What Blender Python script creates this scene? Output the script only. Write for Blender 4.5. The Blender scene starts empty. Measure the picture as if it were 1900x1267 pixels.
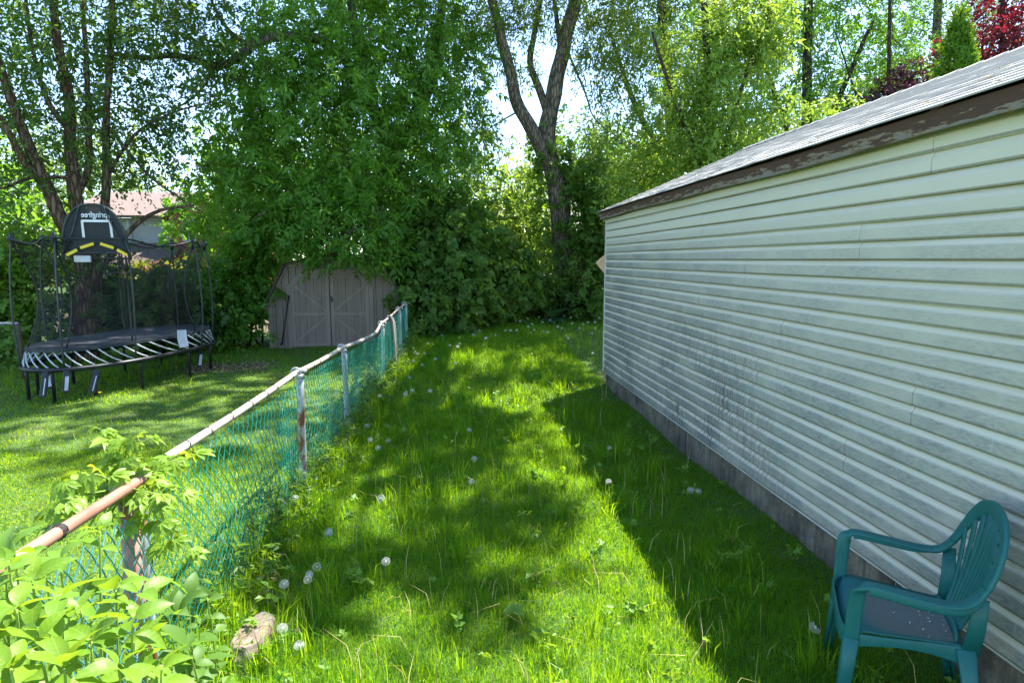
import bpy, bmesh, math, random
import numpy as np
from mathutils import Vector, Matrix, noise as mnoise

R = math.radians
rng = np.random.default_rng(7)
random.seed(7)
scn = bpy.context.scene
COL = scn.collection

# ------------------------------------------------------------------ camera
F_PX, PITCH, YAW, EYE = 1150.0, R(7.53), R(5.9), 1.93
cam_d = bpy.data.cameras.new('camera')
cam_d.sensor_width = 36.0
cam_d.lens = 36.0 * F_PX / 1900.0
cam_d.clip_start, cam_d.clip_end = 0.05, 900
cam = bpy.data.objects.new('camera', cam_d)
COL.objects.link(cam)
cam.location = (0, 0, EYE)
cam.rotation_euler = (R(90) - PITCH, 0, -YAW)
scn.camera = cam

# ------------------------------------------------------------------ light
SUN_EL, SUN_AZ = R(60), R(44)          # azimuth measured from +Y (ahead) towards +X (right)
SD = Vector((math.cos(SUN_EL) * math.sin(SUN_AZ), math.cos(SUN_EL) * math.cos(SUN_AZ), math.sin(SUN_EL)))
w = bpy.data.worlds.new('World')
scn.world = w
w.use_nodes = True
nt = w.node_tree
nt.nodes.clear()
sky = nt.nodes.new('ShaderNodeTexSky')
sky.sky_type = 'NISHITA'
sky.sun_disc = False
sky.sun_elevation = SUN_EL
sky.sun_rotation = SUN_AZ
sky.air_density, sky.dust_density, sky.ozone_density = 0.85, 0.2, 2.0
bg = nt.nodes.new('ShaderNodeBackground')
bg.inputs[1].default_value = 0.14
wo = nt.nodes.new('ShaderNodeOutputWorld')
nt.links.new(sky.outputs[0], bg.inputs[0])
nt.links.new(bg.outputs[0], wo.inputs[0])
sl = bpy.data.lights.new('sun', 'SUN')
sl.energy, sl.angle, sl.color = 5.0, R(0.53), (1.0, 0.955, 0.88)
so = bpy.data.objects.new('sun', sl)
COL.objects.link(so)
so.rotation_euler = SD.to_track_quat('Z', 'Y').to_euler()
so.location = (20, 25, 40)
scn.view_settings.view_transform = 'Standard'
scn.view_settings.look = 'None'
scn.view_settings.exposure = 1.95
scn.view_settings.gamma = 1.0
scn.view_settings.use_curve_mapping = False
scn.cycles.max_bounces = 10
scn.cycles.transmission_bounces = 6
scn.cycles.transparent_max_bounces = 12

# ------------------------------------------------------------------ layout helpers
CR = cam.rotation_euler.to_matrix()


def ray(px, py):
    return CR @ Vector(((px - 950) / F_PX, -(py - 633.5) / F_PX, -1.0))


def at(px, py, Y):
    d = ray(px, py)
    t = Y / d.y
    return Vector((d.x * t, Y, EYE + d.z * t))


def gp(px, py, z=0.0):
    d = ray(px, py)
    t = (z - EYE) / d.z
    return Vector((d.x * t, d.y * t, z))


def sst(a, b, x):
    t = np.clip((x - a) / (b - a), 0, 1)
    return t * t * (3 - 2 * t)


def gz(x, y):
    """height of the ground"""
    x = np.asarray(x, float)
    y = np.asarray(y, float)
    own = sst(-2.4, -0.9, x)
    h = 0.30 * sst(8.5, 15.5, y) * own + 0.05 * sst(13, 18, y) * (1 - own)
    h = h - 0.035 * sst(2.0, 2.3, x) * (1 - sst(8.6, 9.4, y))
    h = h + 0.02 * np.sin(x * 1.7 + 0.4) * np.sin(y * 1.3) + 0.012 * np.sin(x * 4.1 + y * 2.3)
    return h


def gzf(x, y):
    return float(gz(x, y))


# ------------------------------------------------------------------ object helpers
def link(o, parent=None):
    COL.objects.link(o)
    if parent is not None:
        o.parent = parent
    return o


def tag(o, label=None, cat=None, group=None, kind=None):
    if label:
        o['label'] = label
    if cat:
        o['category'] = cat
    if group:
        o['group'] = group
    if kind:
        o['kind'] = kind
    return o


def empty(name, label, cat, loc=(0, 0, 0), rz=0.0, group=None):
    o = bpy.data.objects.new(name, None)
    o.empty_display_size = 0.2
    link(o)
    o.location = loc
    o.rotation_euler = (0, 0, rz)
    return tag(o, label, cat, group)


def copy_tree(o, parent=None):
    c = o.copy()
    link(c, parent)
    for ch in list(o.children):
        copy_tree(ch, c)
    return c


class MB:
    """collects pieces of one mesh"""

    def __init__(s):
        s.v, s.f = [], []

    def add(s, verts, faces):
        n = len(s.v)
        s.v.extend([tuple(p) for p in verts])
        s.f.extend([tuple(i + n for i in f) for f in faces])
        return s

    def box(s, c, size, M=None):
        hx, hy, hz = size[0] / 2, size[1] / 2, size[2] / 2
        vs = [Vector((sx * hx, sy * hy, sz * hz)) for sx in (-1, 1) for sy in (-1, 1) for sz in (-1, 1)]
        if M is not None:
            vs = [M @ p for p in vs]
        vs = [p + Vector(c) for p in vs]
        return s.add(vs, [(0, 1, 3, 2), (4, 6, 7, 5), (0, 4, 5, 1), (2, 3, 7, 6), (0, 2, 6, 4), (1, 5, 7, 3)])

    def beam(s, a, b, wdt, thk, nrm=(0, 0, 1)):
        a, b = Vector(a), Vector(b)
        z = (b - a).normalized()
        x = z.cross(Vector(nrm))
        if x.length < 1e-4:
            x = z.cross(Vector((1, 0, 0)))
        x.normalize()
        y = x.cross(z)
        M = Matrix((x, y, z)).transposed()
        return s.box((a + b) / 2, (wdt, thk, (b - a).length), M)

    def tube(s, pts, rad, n=6, closed=False, cap=True):
        pts = [Vector(p) for p in pts]
        m = len(pts)
        if not hasattr(rad, '__len__'):
            rad = [rad] * m
        base = len(s.v)
        up = None
        for i, p in enumerate(pts):
            if closed:
                d = pts[(i + 1) % m] - pts[i - 1]
            else:
                d = pts[min(i + 1, m - 1)] - pts[max(i - 1, 0)]
            if d.length < 1e-9:
                d = Vector((0, 0, 1))
            d.normalize()
            if up is None:
                up = d.orthogonal().normalized()
            else:
                up = up - d * up.dot(d)
                up = up.normalized() if up.length > 1e-6 else d.orthogonal().normalized()
            q = d.cross(up)
            for k in range(n):
                a = 2 * math.pi * k / n
                s.v.append(tuple(p + (up * math.cos(a) + q * math.sin(a)) * rad[i]))
        for i in range(m if closed else m - 1):
            j = (i + 1) % m
            for k in range(n):
                k2 = (k + 1) % n
                s.f.append((base + i * n + k, base + i * n + k2, base + j * n + k2, base + j * n + k))
        if cap and not closed:
            s.f.append(tuple(base + k for k in reversed(range(n))))
            s.f.append(tuple(base + (m - 1) * n + k for k in range(n)))
        return s

    def sweep(s, pts, widths, thks, side, n=10, pw=0.55, closed=False):
        """rounded-rectangle section swept along pts; side[i] = width direction"""
        m = len(pts)
        base = len(s.v)
        for i in range(m):
            p = Vector(pts[i])
            d = (Vector(pts[(i + 1) % m]) - Vector(pts[i - 1])) if closed else (Vector(pts[min(i + 1, m - 1)]) - Vector(pts[max(i - 1, 0)]))
            d.normalize()
            sd = Vector(side[i])
            sd = (sd - d * sd.dot(d)).normalized()
            q = d.cross(sd)
            for k in range(n):
                a = 2 * math.pi * (k + 0.5) / n
                c, t = math.cos(a), math.sin(a)
                cx = math.copysign(abs(c) ** pw, c) * widths[i] / 2
                cy = math.copysign(abs(t) ** pw, t) * thks[i] / 2
                s.v.append(tuple(p + sd * cx + q * cy))
        for i in range(m if closed else m - 1):
            j = (i + 1) % m
            for k in range(n):
                k2 = (k + 1) % n
                s.f.append((base + i * n + k, base + i * n + k2, base + j * n + k2, base + j * n + k))
        if not closed:
            s.f.append(tuple(base + k for k in reversed(range(n))))
            s.f.append(tuple(base + (m - 1) * n + k for k in range(n)))
        return s

    def extrude(s, poly, a, b):
        """poly: list of points; offset vectors a and b give the two end copies"""
        n = len(poly)
        a, b = Vector(a), Vector(b)
        vs = [Vector(p) + a for p in poly] + [Vector(p) + b for p in poly]
        fs = [tuple(range(n)), tuple(reversed(range(n, 2 * n)))]
        for i in range(n):
            j = (i + 1) % n
            fs.append((i, i + n, j + n, j))
        return s.add(vs, fs)

    def data(s, name, mat, smooth=False):
        me = bpy.data.meshes.new(name)
        me.from_pydata(s.v, [], s.f)
        me.validate()
        bm = bmesh.new()
        bm.from_mesh(me)
        bmesh.ops.recalc_face_normals(bm, faces=bm.faces)
        bm.to_mesh(me)
        bm.free()
        if mat:
            me.materials.append(mat)
        if smooth:
            me.polygons.foreach_set('use_smooth', [True] * len(me.polygons))
        return me

    def build(s, name, mat, parent=None, smooth=False, bevel=0.0):
        o = bpy.data.objects.new(name, s.data(name, mat, smooth))
        link(o, parent)
        if bevel:
            b = o.modifiers.new('bevel', 'BEVEL')
            b.width, b.segments, b.limit_method = bevel, 2, 'ANGLE'
        return o


def np_mesh(name, verts, tris, mat, smooth=False):
    me = bpy.data.meshes.new(name)
    nv, nf = len(verts), len(tris)
    me.vertices.add(nv)
    me.vertices.foreach_set('co', np.ascontiguousarray(verts, np.float32).ravel())
    me.loops.add(nf * 3)
    me.loops.foreach_set('vertex_index', np.ascontiguousarray(tris, np.int32).ravel())
    me.polygons.add(nf)
    me.polygons.foreach_set('loop_start', np.arange(0, nf * 3, 3, dtype=np.int32))
    me.polygons.foreach_set('loop_total', np.full(nf, 3, np.int32))
    if smooth:
        me.polygons.foreach_set('use_smooth', np.ones(nf, bool))
    me.update(calc_edges=True)
    me.materials.append(mat)
    return me


def np_obj(name, verts, tris, mat, parent=None, smooth=False):
    return link(bpy.data.objects.new(name, np_mesh(name, verts, tris, mat, smooth)), parent)


# ------------------------------------------------------------------ materials
def new_mat(name):
    m = bpy.data.materials.new(name)
    m.use_nodes = True
    t = m.node_tree
    b = t.nodes['Principled BSDF']
    return m, t, b


def N(t, kind, **kw):
    n = t.nodes.new(kind)
    for k, v in kw.items():
        setattr(n, k, v)
    return n


def ramp(t, stops):
    n = N(t, 'ShaderNodeValToRGB')
    e = n.color_ramp.elements
    while len(e) < len(stops):
        e.new(0.5)
    for i, (p, c) in enumerate(stops):
        e[i].position = p
        e[i].color = (*c, 1) if len(c) == 3 else c
    return n


def coords(t, scale=(1, 1, 1), src='Object'):
    tc = N(t, 'ShaderNodeTexCoord')
    mp = N(t, 'ShaderNodeMapping')
    mp.inputs['Scale'].default_value = scale
    t.links.new(tc.outputs[src], mp.inputs[0])
    return mp.outputs[0]


def noise_tex(t, vec, scale, detail=5, rough=0.6):
    n = N(t, 'ShaderNodeTexNoise')
    n.inputs['Scale'].default_value = scale
    n.inputs['Detail'].default_value = detail
    n.inputs['Roughness'].default_value = rough
    t.links.new(vec, n.inputs['Vector'])
    return n.outputs['Fac']


def mixc(t, fac, a, b):
    m = N(t, 'ShaderNodeMix', data_type='RGBA')
    for sock, v in ((m.inputs[0], fac), (m.inputs[6], a), (m.inputs[7], b)):
        if isinstance(v, (tuple, list)):
            sock.default_value = (*v, 1) if len(v) == 3 else v
        elif isinstance(v, (int, float)):
            sock.default_value = v
        else:
            t.links.new(v, sock)
    return m.outputs[2]


def math_n(t, op, a, b=0.0, clamp=False):
    m = N(t, 'ShaderNodeMath', operation=op)
    m.use_clamp = clamp
    for sock, v in ((m.inputs[0], a), (m.inputs[1], b)):
        if isinstance(v, (int, float)):
            sock.default_value = v
        else:
            t.links.new(v, sock)
    return m.outputs[0]


def bump(t, b, h, strength, dist=0.01):
    n = N(t, 'ShaderNodeBump')
    n.inputs['Strength'].default_value = strength
    n.inputs['Distance'].default_value = dist
    t.links.new(h, n.inputs['Height'])
    t.links.new(n.outputs[0], b.inputs['Normal'])


def nmat(name, stops, scale=5, rough=0.7, stretch=(1, 1, 1), bmp=0.0, detail=6, metal=0.0, spec=0.4, bdist=0.01):
    m, t, b = new_mat(name)
    v = coords(t, stretch)
    f = noise_tex(t, v, scale, detail)
    r = ramp(t, stops)
    t.links.new(f, r.inputs[0])
    t.links.new(r.outputs[0], b.inputs['Base Color'])
    b.inputs['Roughness'].default_value = rough
    b.inputs['Metallic'].default_value = metal
    b.inputs['Specular IOR Level'].default_value = spec
    if bmp:
        bump(t, b, f, bmp, bdist)
    return m


def leaf_mat(name, c0, c1, tr, trans=0.45, rough=0.45, spec=0.35, ns=0.9):
    """c0..c1: range from leaf to leaf, tr: colour of the light that passes through"""
    m, t, b = new_mat(name)
    g = N(t, 'ShaderNodeNewGeometry')
    v = coords(t)
    f = noise_tex(t, v, ns, 3)
    mx = math_n(t, 'ADD', math_n(t, 'MULTIPLY', g.outputs['Random Per Island'], 0.65), math_n(t, 'MULTIPLY', f, 0.5), True)
    col = mixc(t, mx, c0, c1)
    t.links.new(col, b.inputs['Base Color'])
    b.inputs['Roughness'].default_value = rough
    b.inputs['Specular IOR Level'].default_value = spec
    tl = N(t, 'ShaderNodeBsdfTranslucent')
    trc = mixc(t, mx, tuple(x * 0.75 for x in tr), tr)
    t.links.new(trc, tl.inputs[0])
    ms = N(t, 'ShaderNodeMixShader')
    ms.inputs[0].default_value = trans
    t.links.new(b.outputs[0], ms.inputs[1])
    t.links.new(tl.outputs[0], ms.inputs[2])
    out = t.nodes['Material Output']
    t.links.new(ms.outputs[0], out.inputs[0])
    return m


M = {}
M['leaf_boxelder'] = leaf_mat('boxelder_leaf', (0.045, 0.15, 0.016), (0.125, 0.275, 0.03), (0.26, 0.50, 0.028), 0.48)
M['leaf_small'] = leaf_mat('small_leaf', (0.035, 0.085, 0.018), (0.08, 0.16, 0.03), (0.20, 0.34, 0.03))
M['leaf_willow'] = leaf_mat('willow_leaf', (0.065, 0.14, 0.02), (0.15, 0.24, 0.04), (0.36, 0.48, 0.045))
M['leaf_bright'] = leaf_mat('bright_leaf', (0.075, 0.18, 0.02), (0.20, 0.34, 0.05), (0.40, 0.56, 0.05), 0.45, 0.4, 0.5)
M['leaf_shrub'] = leaf_mat('shrub_leaf', (0.045, 0.12, 0.022), (0.12, 0.22, 0.036), (0.24, 0.42, 0.03), 0.44, 0.55, 0.25)
M['leaf_ivy'] = leaf_mat('ivy_leaf', (0.042, 0.115, 0.02), (0.115, 0.215, 0.032), (0.24, 0.42, 0.025), 0.44, 0.5, 0.3)
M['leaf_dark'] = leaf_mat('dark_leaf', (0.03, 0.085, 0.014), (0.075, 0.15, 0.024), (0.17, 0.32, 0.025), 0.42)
M['leaf_cedar'] = leaf_mat('cedar_leaf', (0.035, 0.13, 0.01), (0.12, 0.26, 0.014), (0.24, 0.40, 0.012), 0.28, 0.6)
M['leaf_red'] = leaf_mat('red_leaf', (0.03, 0.008, 0.014), (0.13, 0.016, 0.028), (0.34, 0.02, 0.04), 0.36)
M['leaf_purple'] = leaf_mat('purple_leaf', (0.02, 0.012, 0.02), (0.05, 0.028, 0.035), (0.12, 0.03, 0.05), 0.35)
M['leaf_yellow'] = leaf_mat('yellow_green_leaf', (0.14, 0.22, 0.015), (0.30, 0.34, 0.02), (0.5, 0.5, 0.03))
M['leaf_vine'] = leaf_mat('vine_leaf', (0.07, 0.19, 0.018), (0.17, 0.31, 0.035), (0.38, 0.54, 0.03), 0.4, 0.45, 0.35)
M['leaf_glossy'] = leaf_mat('glossy_leaf', (0.06, 0.165, 0.012), (0.15, 0.28, 0.022), (0.36, 0.52, 0.025), 0.4, 0.48, 0.35)
M['leaf_hosta'] = leaf_mat('hosta_leaf', (0.03, 0.11, 0.045), (0.06, 0.16, 0.06), (0.10, 0.26, 0.05), 0.3, 0.45)
M['grass'] = leaf_mat('grass_blade', (0.025, 0.135, 0.006), (0.10, 0.27, 0.012), (0.42, 0.66, 0.010), 0.52, 0.42, 0.35, 5.0)
M['grass_mown'] = leaf_mat('mown_grass_blade', (0.045, 0.165, 0.01), (0.14, 0.30, 0.018), (0.52, 0.68, 0.015), 0.5, 0.45, 0.3, 4.0)
M['straw'] = nmat('dry_straw', [(0.3, (0.34, 0.27, 0.09)), (0.7, (0.46, 0.38, 0.15))], 20)
M['stem_green'] = nmat('green_stem', [(0.3, (0.12, 0.22, 0.03)), (0.7, (0.26, 0.36, 0.05))], 8)
M['stem_brown'] = nmat('brown_stem', [(0.3, (0.16, 0.09, 0.05)), (0.7, (0.28, 0.17, 0.08))], 8)


def add_veins(m):
    """midrib and side veins of a single-leaf mesh (leaf along its own +Y)"""
    t = m.node_tree
    b = t.nodes['Principled BSDF']
    src = b.inputs['Base Color'].links[0].from_socket
    tc = N(t, 'ShaderNodeTexCoord')
    sx = N(t, 'ShaderNodeSeparateXYZ')
    t.links.new(tc.outputs['Object'], sx.inputs[0])
    ax = math_n(t, 'ABSOLUTE', sx.outputs['X'])
    mid = math_n(t, 'SUBTRACT', 1.0, math_n(t, 'MULTIPLY', ax, 900.0), True)
    ph = math_n(t, 'SINE', math_n(t, 'MULTIPLY', math_n(t, 'SUBTRACT', sx.outputs['Y'], math_n(t, 'MULTIPLY', ax, 0.7)), 560.0))
    side = math_n(t, 'MULTIPLY', math_n(t, 'SUBTRACT', ph, 0.75), 3.0, True)
    k = math_n(t, 'MAXIMUM', math_n(t, 'MULTIPLY', mid, 0.55), math_n(t, 'MULTIPLY', side, 0.14))
    inf = N(t, 'ShaderNodeObjectInfo')
    c = mixc(t, math_n(t, 'MULTIPLY', inf.outputs['Random'], 0.6), src, (0.21, 0.33, 0.02))
    c = mixc(t, k, c, (0.36, 0.46, 0.12))
    blot = noise_tex(t, coords(t), 60, 4)
    c = mixc(t, math_n(t, 'MULTIPLY', blot, 0.35), c, (0.05, 0.13, 0.01))
    t.links.new(c, b.inputs['Base Color'])
    bump(t, b, ph, 0.10, 0.0012)


def bark(name, c0, c1, c2, sc=5.0):
    m, t, b = new_mat(name)
    v = coords(t, (1, 1, 0.22))
    f = noise_tex(t, v, sc * 3, 8, 0.65)
    w_ = N(t, 'ShaderNodeTexVoronoi', feature='DISTANCE_TO_EDGE')
    w_.inputs['Scale'].default_value = sc * 3.2
    t.links.new(v, w_.inputs['Vector'])
    e = math_n(t, 'MULTIPLY', w_.outputs['Distance'], 3.0, True)
    h = math_n(t, 'ADD', math_n(t, 'MULTIPLY', e, 0.6), math_n(t, 'MULTIPLY', f, 0.6))
    r = ramp(t, [(0.25, c0), (0.55, c1), (0.85, c2)])
    t.links.new(h, r.inputs[0])
    t.links.new(r.outputs[0], b.inputs['Base Color'])
    b.inputs['Roughness'].default_value = 0.9
    b.inputs['Specular IOR Level'].default_value = 0.2
    bump(t, b, h, 0.9, 0.03)
    return m


add_veins(M['leaf_glossy'])
M['bark_brown'] = bark('brown_bark', (0.03, 0.018, 0.012), (0.11, 0.07, 0.045), (0.20, 0.14, 0.09))
M['bark_grey'] = bark('grey_bark', (0.03, 0.026, 0.02), (0.12, 0.10, 0.075), (0.22, 0.19, 0.145))
M['bark_dark'] = bark('dark_bark', (0.015, 0.012, 0.01), (0.055, 0.042, 0.03), (0.10, 0.08, 0.06))

# ------------------------------------------------------------------ ground
def build_ground():
    xs = np.concatenate([np.linspace(-220, -14, 26), np.linspace(-13, 12, 140), np.linspace(13, 220, 26)])
    ys = np.concatenate([np.linspace(-60, -1, 14), np.linspace(-0.5, 22, 150), np.linspace(23, 320, 40)])
    X, Y = np.meshgrid(xs, ys)
    Z = gz(X, Y)
    V = np.stack([X.ravel(), Y.ravel(), Z.ravel()], 1)
    nx, ny = len(xs), len(ys)
    i = np.arange(nx - 1)[None, :] + np.arange(ny - 1)[:, None] * nx
    i = i.ravel()
    T = np.concatenate([np.stack([i, i + 1, i + nx + 1], 1), np.stack([i, i + nx + 1, i + nx], 1)])
    m, t, b = new_mat('lawn_soil')
    v = coords(t)
    f1 = noise_tex(t, v, 1.3, 6)
    f2 = noise_tex(t, v, 40, 4)
    grass = mixc(t, f2, (0.03, 0.075, 0.008), (0.075, 0.14, 0.016))
    soil = mixc(t, f2, (0.05, 0.035, 0.02), (0.13, 0.095, 0.06))
    r = ramp(t, [(0.56, (0, 0, 0)), (0.70, (1, 1, 1))])
    t.links.new(f1, r.inputs[0])
    # bare earth under the trees at the back
    sx = N(t, 'ShaderNodeSeparateXYZ')
    t.links.new(v, sx.inputs[0])
    back = math_n(t, 'MULTIPLY', math_n(t, 'SUBTRACT', sx.outputs['Y'], 16.0), 0.8, True)
    back = math_n(t, 'SUBTRACT', back, math_n(t, 'MULTIPLY', math_n(t, 'SUBTRACT', sx.outputs['Y'], 22.0), 0.5, True), True)
    fac = math_n(t, 'MAXIMUM', math_n(t, 'MULTIPLY', r.outputs[0], 0.6), back, True)
    t.links.new(mixc(t, fac, grass, soil), b.inputs['Base Color'])
    b.inputs['Roughness'].default_value = 0.95
    bump(t, b, f2, 0.6, 0.02)
    return tag(np_obj('ground', V, T, m, smooth=True), kind='structure', label='grassy ground of the two back yards')


build_ground()

# ------------------------------------------------------------------ garage
GX = 2.39                      # face of the siding
GY0, GY1 = 0.45, 9.27          # near and far end
EAVE_X, EAVE_Z = 2.275, 2.63
RIDGE_X = 4.5
PITCH_S = 0.42
RIDGE_Z = EAVE_Z + PITCH_S * (RIDGE_X - EAVE_X)


def siding_mat():
    m, t, b = new_mat('weathered_vinyl_siding')
    tc = N(t, 'ShaderNodeTexCoord')
    v = tc.outputs['Object']
    sx = N(t, 'ShaderNodeSeparateXYZ')
    t.links.new(v, sx.inputs[0])
    z, y = sx.outputs['Z'], sx.outputs['Y']

    def st(scale):
        mp = N(t, 'ShaderNodeMapping')
        mp.inputs['Scale'].default_value = scale
        t.links.new(v, mp.inputs[0])
        return mp.outputs[0]
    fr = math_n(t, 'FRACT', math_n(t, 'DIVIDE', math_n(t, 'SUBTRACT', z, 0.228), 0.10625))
    low = math_n(t, 'SUBTRACT', 1.15, math_n(t, 'MULTIPLY', z, 0.62), True)          # more grime low on the wall
    far = math_n(t, 'MULTIPLY', math_n(t, 'SUBTRACT', y, 4.0), 0.17, True)
    grime = math_n(t, 'ADD', math_n(t, 'MULTIPLY', low, 0.75), far, True)
    notop = math_n(t, 'SUBTRACT', 1.0, math_n(t, 'MULTIPLY', math_n(t, 'SUBTRACT', z, 1.95), 3.0, True), True)
    speck = noise_tex(t, st((30, 12, 80)), 1.7, 9, 0.75)
    big = noise_tex(t, st((1, 1.1, 2.2)), 1.6, 6, 0.7)
    streak = noise_tex(t, st((6, 14, 1.3)), 2.6, 8, 0.75)
    flat = math_n(t, 'MULTIPLY', math_n(t, 'SUBTRACT', 0.72, fr), 9.0, True)        # dirt and painted shade on the flat of each course, below the skylit cove
    sp = ramp(t, [(0.40, (0, 0, 0)), (0.62, (1, 1, 1))])
    t.links.new(speck, sp.inputs[0])
    bg_ = ramp(t, [(0.36, (0.18, 0.18, 0.18)), (0.66, (1, 1, 1))])
    t.links.new(big, bg_.inputs[0])
    d = math_n(t, 'MULTIPLY', math_n(t, 'MULTIPLY', sp.outputs[0], bg_.outputs[0]), flat)
    d = math_n(t, 'MULTIPLY', d, math_n(t, 'MULTIPLY', notop, math_n(t, 'ADD', 0.55, grime)), True)
    s2 = ramp(t, [(0.46, (0, 0, 0)), (0.66, (1, 1, 1))])
    t.links.new(streak, s2.inputs[0])
    film = math_n(t, 'MULTIPLY', math_n(t, 'MULTIPLY', flat, notop), math_n(t, 'ADD', 0.38, math_n(t, 'MULTIPLY', grime, 0.55)), True)  # mildew tint that also paints the flats darker than the coves catching skylight
    blot_ = ramp(t, [(0.45, (0, 0, 0)), (0.60, (1, 1, 1))])
    t.links.new(noise_tex(t, st((1, 0.55, 1.1)), 1.35, 3, 0.6), blot_.inputs[0])
    d2 = math_n(t, 'MULTIPLY', math_n(t, 'MULTIPLY', s2.outputs[0], math_n(t, 'ADD', 0.25, blot_.outputs[0])), math_n(t, 'MULTIPLY', math_n(t, 'SUBTRACT', low, 0.22, True), 2.4), True)
    col = mixc(t, big, (0.64, 0.585, 0.45), (0.74, 0.685, 0.55))
    film = math_n(t, 'MULTIPLY', film, math_n(t, 'ADD', 0.6, math_n(t, 'MULTIPLY', bg_.outputs[0], 0.6)), True)
    col = mixc(t, film, col, (0.33, 0.315, 0.265))
    col = mixc(t, math_n(t, 'MULTIPLY', d, 0.95, True), col, (0.17, 0.19, 0.20))
    col = mixc(t, math_n(t, 'MULTIPLY', d2, math_n(t, 'MULTIPLY', math_n(t, 'SUBTRACT', y, 3.6), 0.6, True)), col, (0.075, 0.077, 0.078))
    drip = ramp(t, [(0.66, (0, 0, 0)), (0.70, (1, 1, 1))])
    t.links.new(noise_tex(t, st((6, 22, 1.1)), 1.9, 4, 0.6), drip.inputs[0])
    col = mixc(t, math_n(t, 'MULTIPLY', math_n(t, 'MULTIPLY', drip.outputs[0], low), 0.6, True), col, (0.58, 0.60, 0.58))
    # algae plus a painted shadow line under and over each lap
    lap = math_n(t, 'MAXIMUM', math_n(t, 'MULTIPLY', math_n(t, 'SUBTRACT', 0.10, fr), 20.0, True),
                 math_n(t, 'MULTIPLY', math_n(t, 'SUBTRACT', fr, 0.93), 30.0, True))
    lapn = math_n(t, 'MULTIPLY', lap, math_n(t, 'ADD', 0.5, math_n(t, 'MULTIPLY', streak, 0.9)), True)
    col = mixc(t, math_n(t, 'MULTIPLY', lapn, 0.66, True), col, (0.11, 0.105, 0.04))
    t.links.new(col, b.inputs['Base Color'])
    b.inputs['Roughness'].default_value = 0.55
    b.inputs['Specular IOR Level'].default_value = 0.35
    grain = noise_tex(t, st((40, 3, 190)), 1.5, 5, 0.7)
    bump(t, b, grain, 0.35, 0.002)
    return m


def shingle_mat():
    m, t, b = new_mat('old_grey_shingle')
    v = coords(t)
    f = noise_tex(t, v, 3.0, 6, 0.7)
    g = noise_tex(t, v, 260, 2, 0.7)
    inf = N(t, 'ShaderNodeObjectInfo')
    c = mixc(t, f, (0.34, 0.325, 0.31), (0.52, 0.505, 0.485))
    c = mixc(t, math_n(t, 'MULTIPLY', inf.outputs['Random'], 0.4), c, (0.25, 0.245, 0.24))
    c = mixc(t, math_n(t, 'MULTIPLY', g, 0.6), c, (0.56, 0.55, 0.53))
    t.links.new(c, b.inputs['Base Color'])
    b.inputs['Roughness'].default_value = 0.95
    bump(t, b, g, 0.5, 0.003)
    return m


def fascia_mat():
    m, t, b = new_mat('peeling_brown_fascia')
    tc = N(t, 'ShaderNodeTexCoord')
    mp = N(t, 'ShaderNodeMapping')
    mp.inputs['Scale'].default_value = (20, 3.2, 22)
    t.links.new(tc.outputs['Object'], mp.inputs[0])
    f = noise_tex(t, mp.outputs[0], 1.6, 9, 0.72)
    sx = N(t, 'ShaderNodeSeparateXYZ')
    t.links.new(tc.outputs['Object'], sx.inputs[0])
    lowz = math_n(t, 'MULTIPLY', math_n(t, 'SUBTRACT', 2.562, sx.outputs['Z']), 4.0)
    k = math_n(t, 'ADD', math_n(t, 'SUBTRACT', math_n(t, 'MULTIPLY', f, 1.9), 0.44), lowz)
    r = ramp(t, [(0.0, (0.105, 0.050, 0.026)), (0.52, (0.085, 0.042, 0.024)), (0.58, (0.34, 0.24, 0.13)), (0.70, (0.27, 0.25, 0.22)), (1.0, (0.16, 0.15, 0.14))])
    t.links.new(k, r.inputs[0])
    g = noise_tex(t, coords(t, (60, 2, 90)), 2.0, 6, 0.7)
    t.links.new(mixc(t, math_n(t, 'MULTIPLY', g, 0.5), r.outputs[0], (0.07, 0.04, 0.03)), b.inputs['Base Color'])
    b.inputs['Roughness'].default_value = 0.8
    bump(t, b, k, 0.5, 0.004)
    return m


def concrete_mat():
    m, t, b = new_mat('stained_concrete')
    v = coords(t)
    f = noise_tex(t, v, 3.0, 8, 0.7)
    g = noise_tex(t, coords(t, (5, 5, 1.0)), 3.0, 8, 0.75)
    h = noise_tex(t, v, 60, 3)
    rf = ramp(t, [(0.34, (0, 0, 0)), (0.66, (1, 1, 1))])
    t.links.new(f, rf.inputs[0])
    c = mixc(t, rf.outputs[0], (0.065, 0.050, 0.034), (0.32, 0.265, 0.19))
    rv = ramp(t, [(0.40, (0, 0, 0)), (0.62, (1, 1, 1))])
    t.links.new(noise_tex(t, coords(t, (6, 9, 1.2)), 2.0, 6, 0.7), rv.inputs[0])
    c = mixc(t, math_n(t, 'MULTIPLY', rv.outputs[0], 0.55), c, (0.05, 0.045, 0.035))
    r = ramp(t, [(0.60, (0, 0, 0)), (0.68, (1, 1, 1))])
    t.links.new(g, r.inputs[0])
    c = mixc(t, math_n(t, 'MULTIPLY', r.outputs[0], 0.7), c, (0.42, 0.41, 0.39))
    t.links.new(c, b.inputs['Base Color'])
    b.inputs['Roughness'].default_value = 0.95
    bump(t, b, math_n(t, 'ADD', h, f), 0.8, 0.012)
    return m


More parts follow.
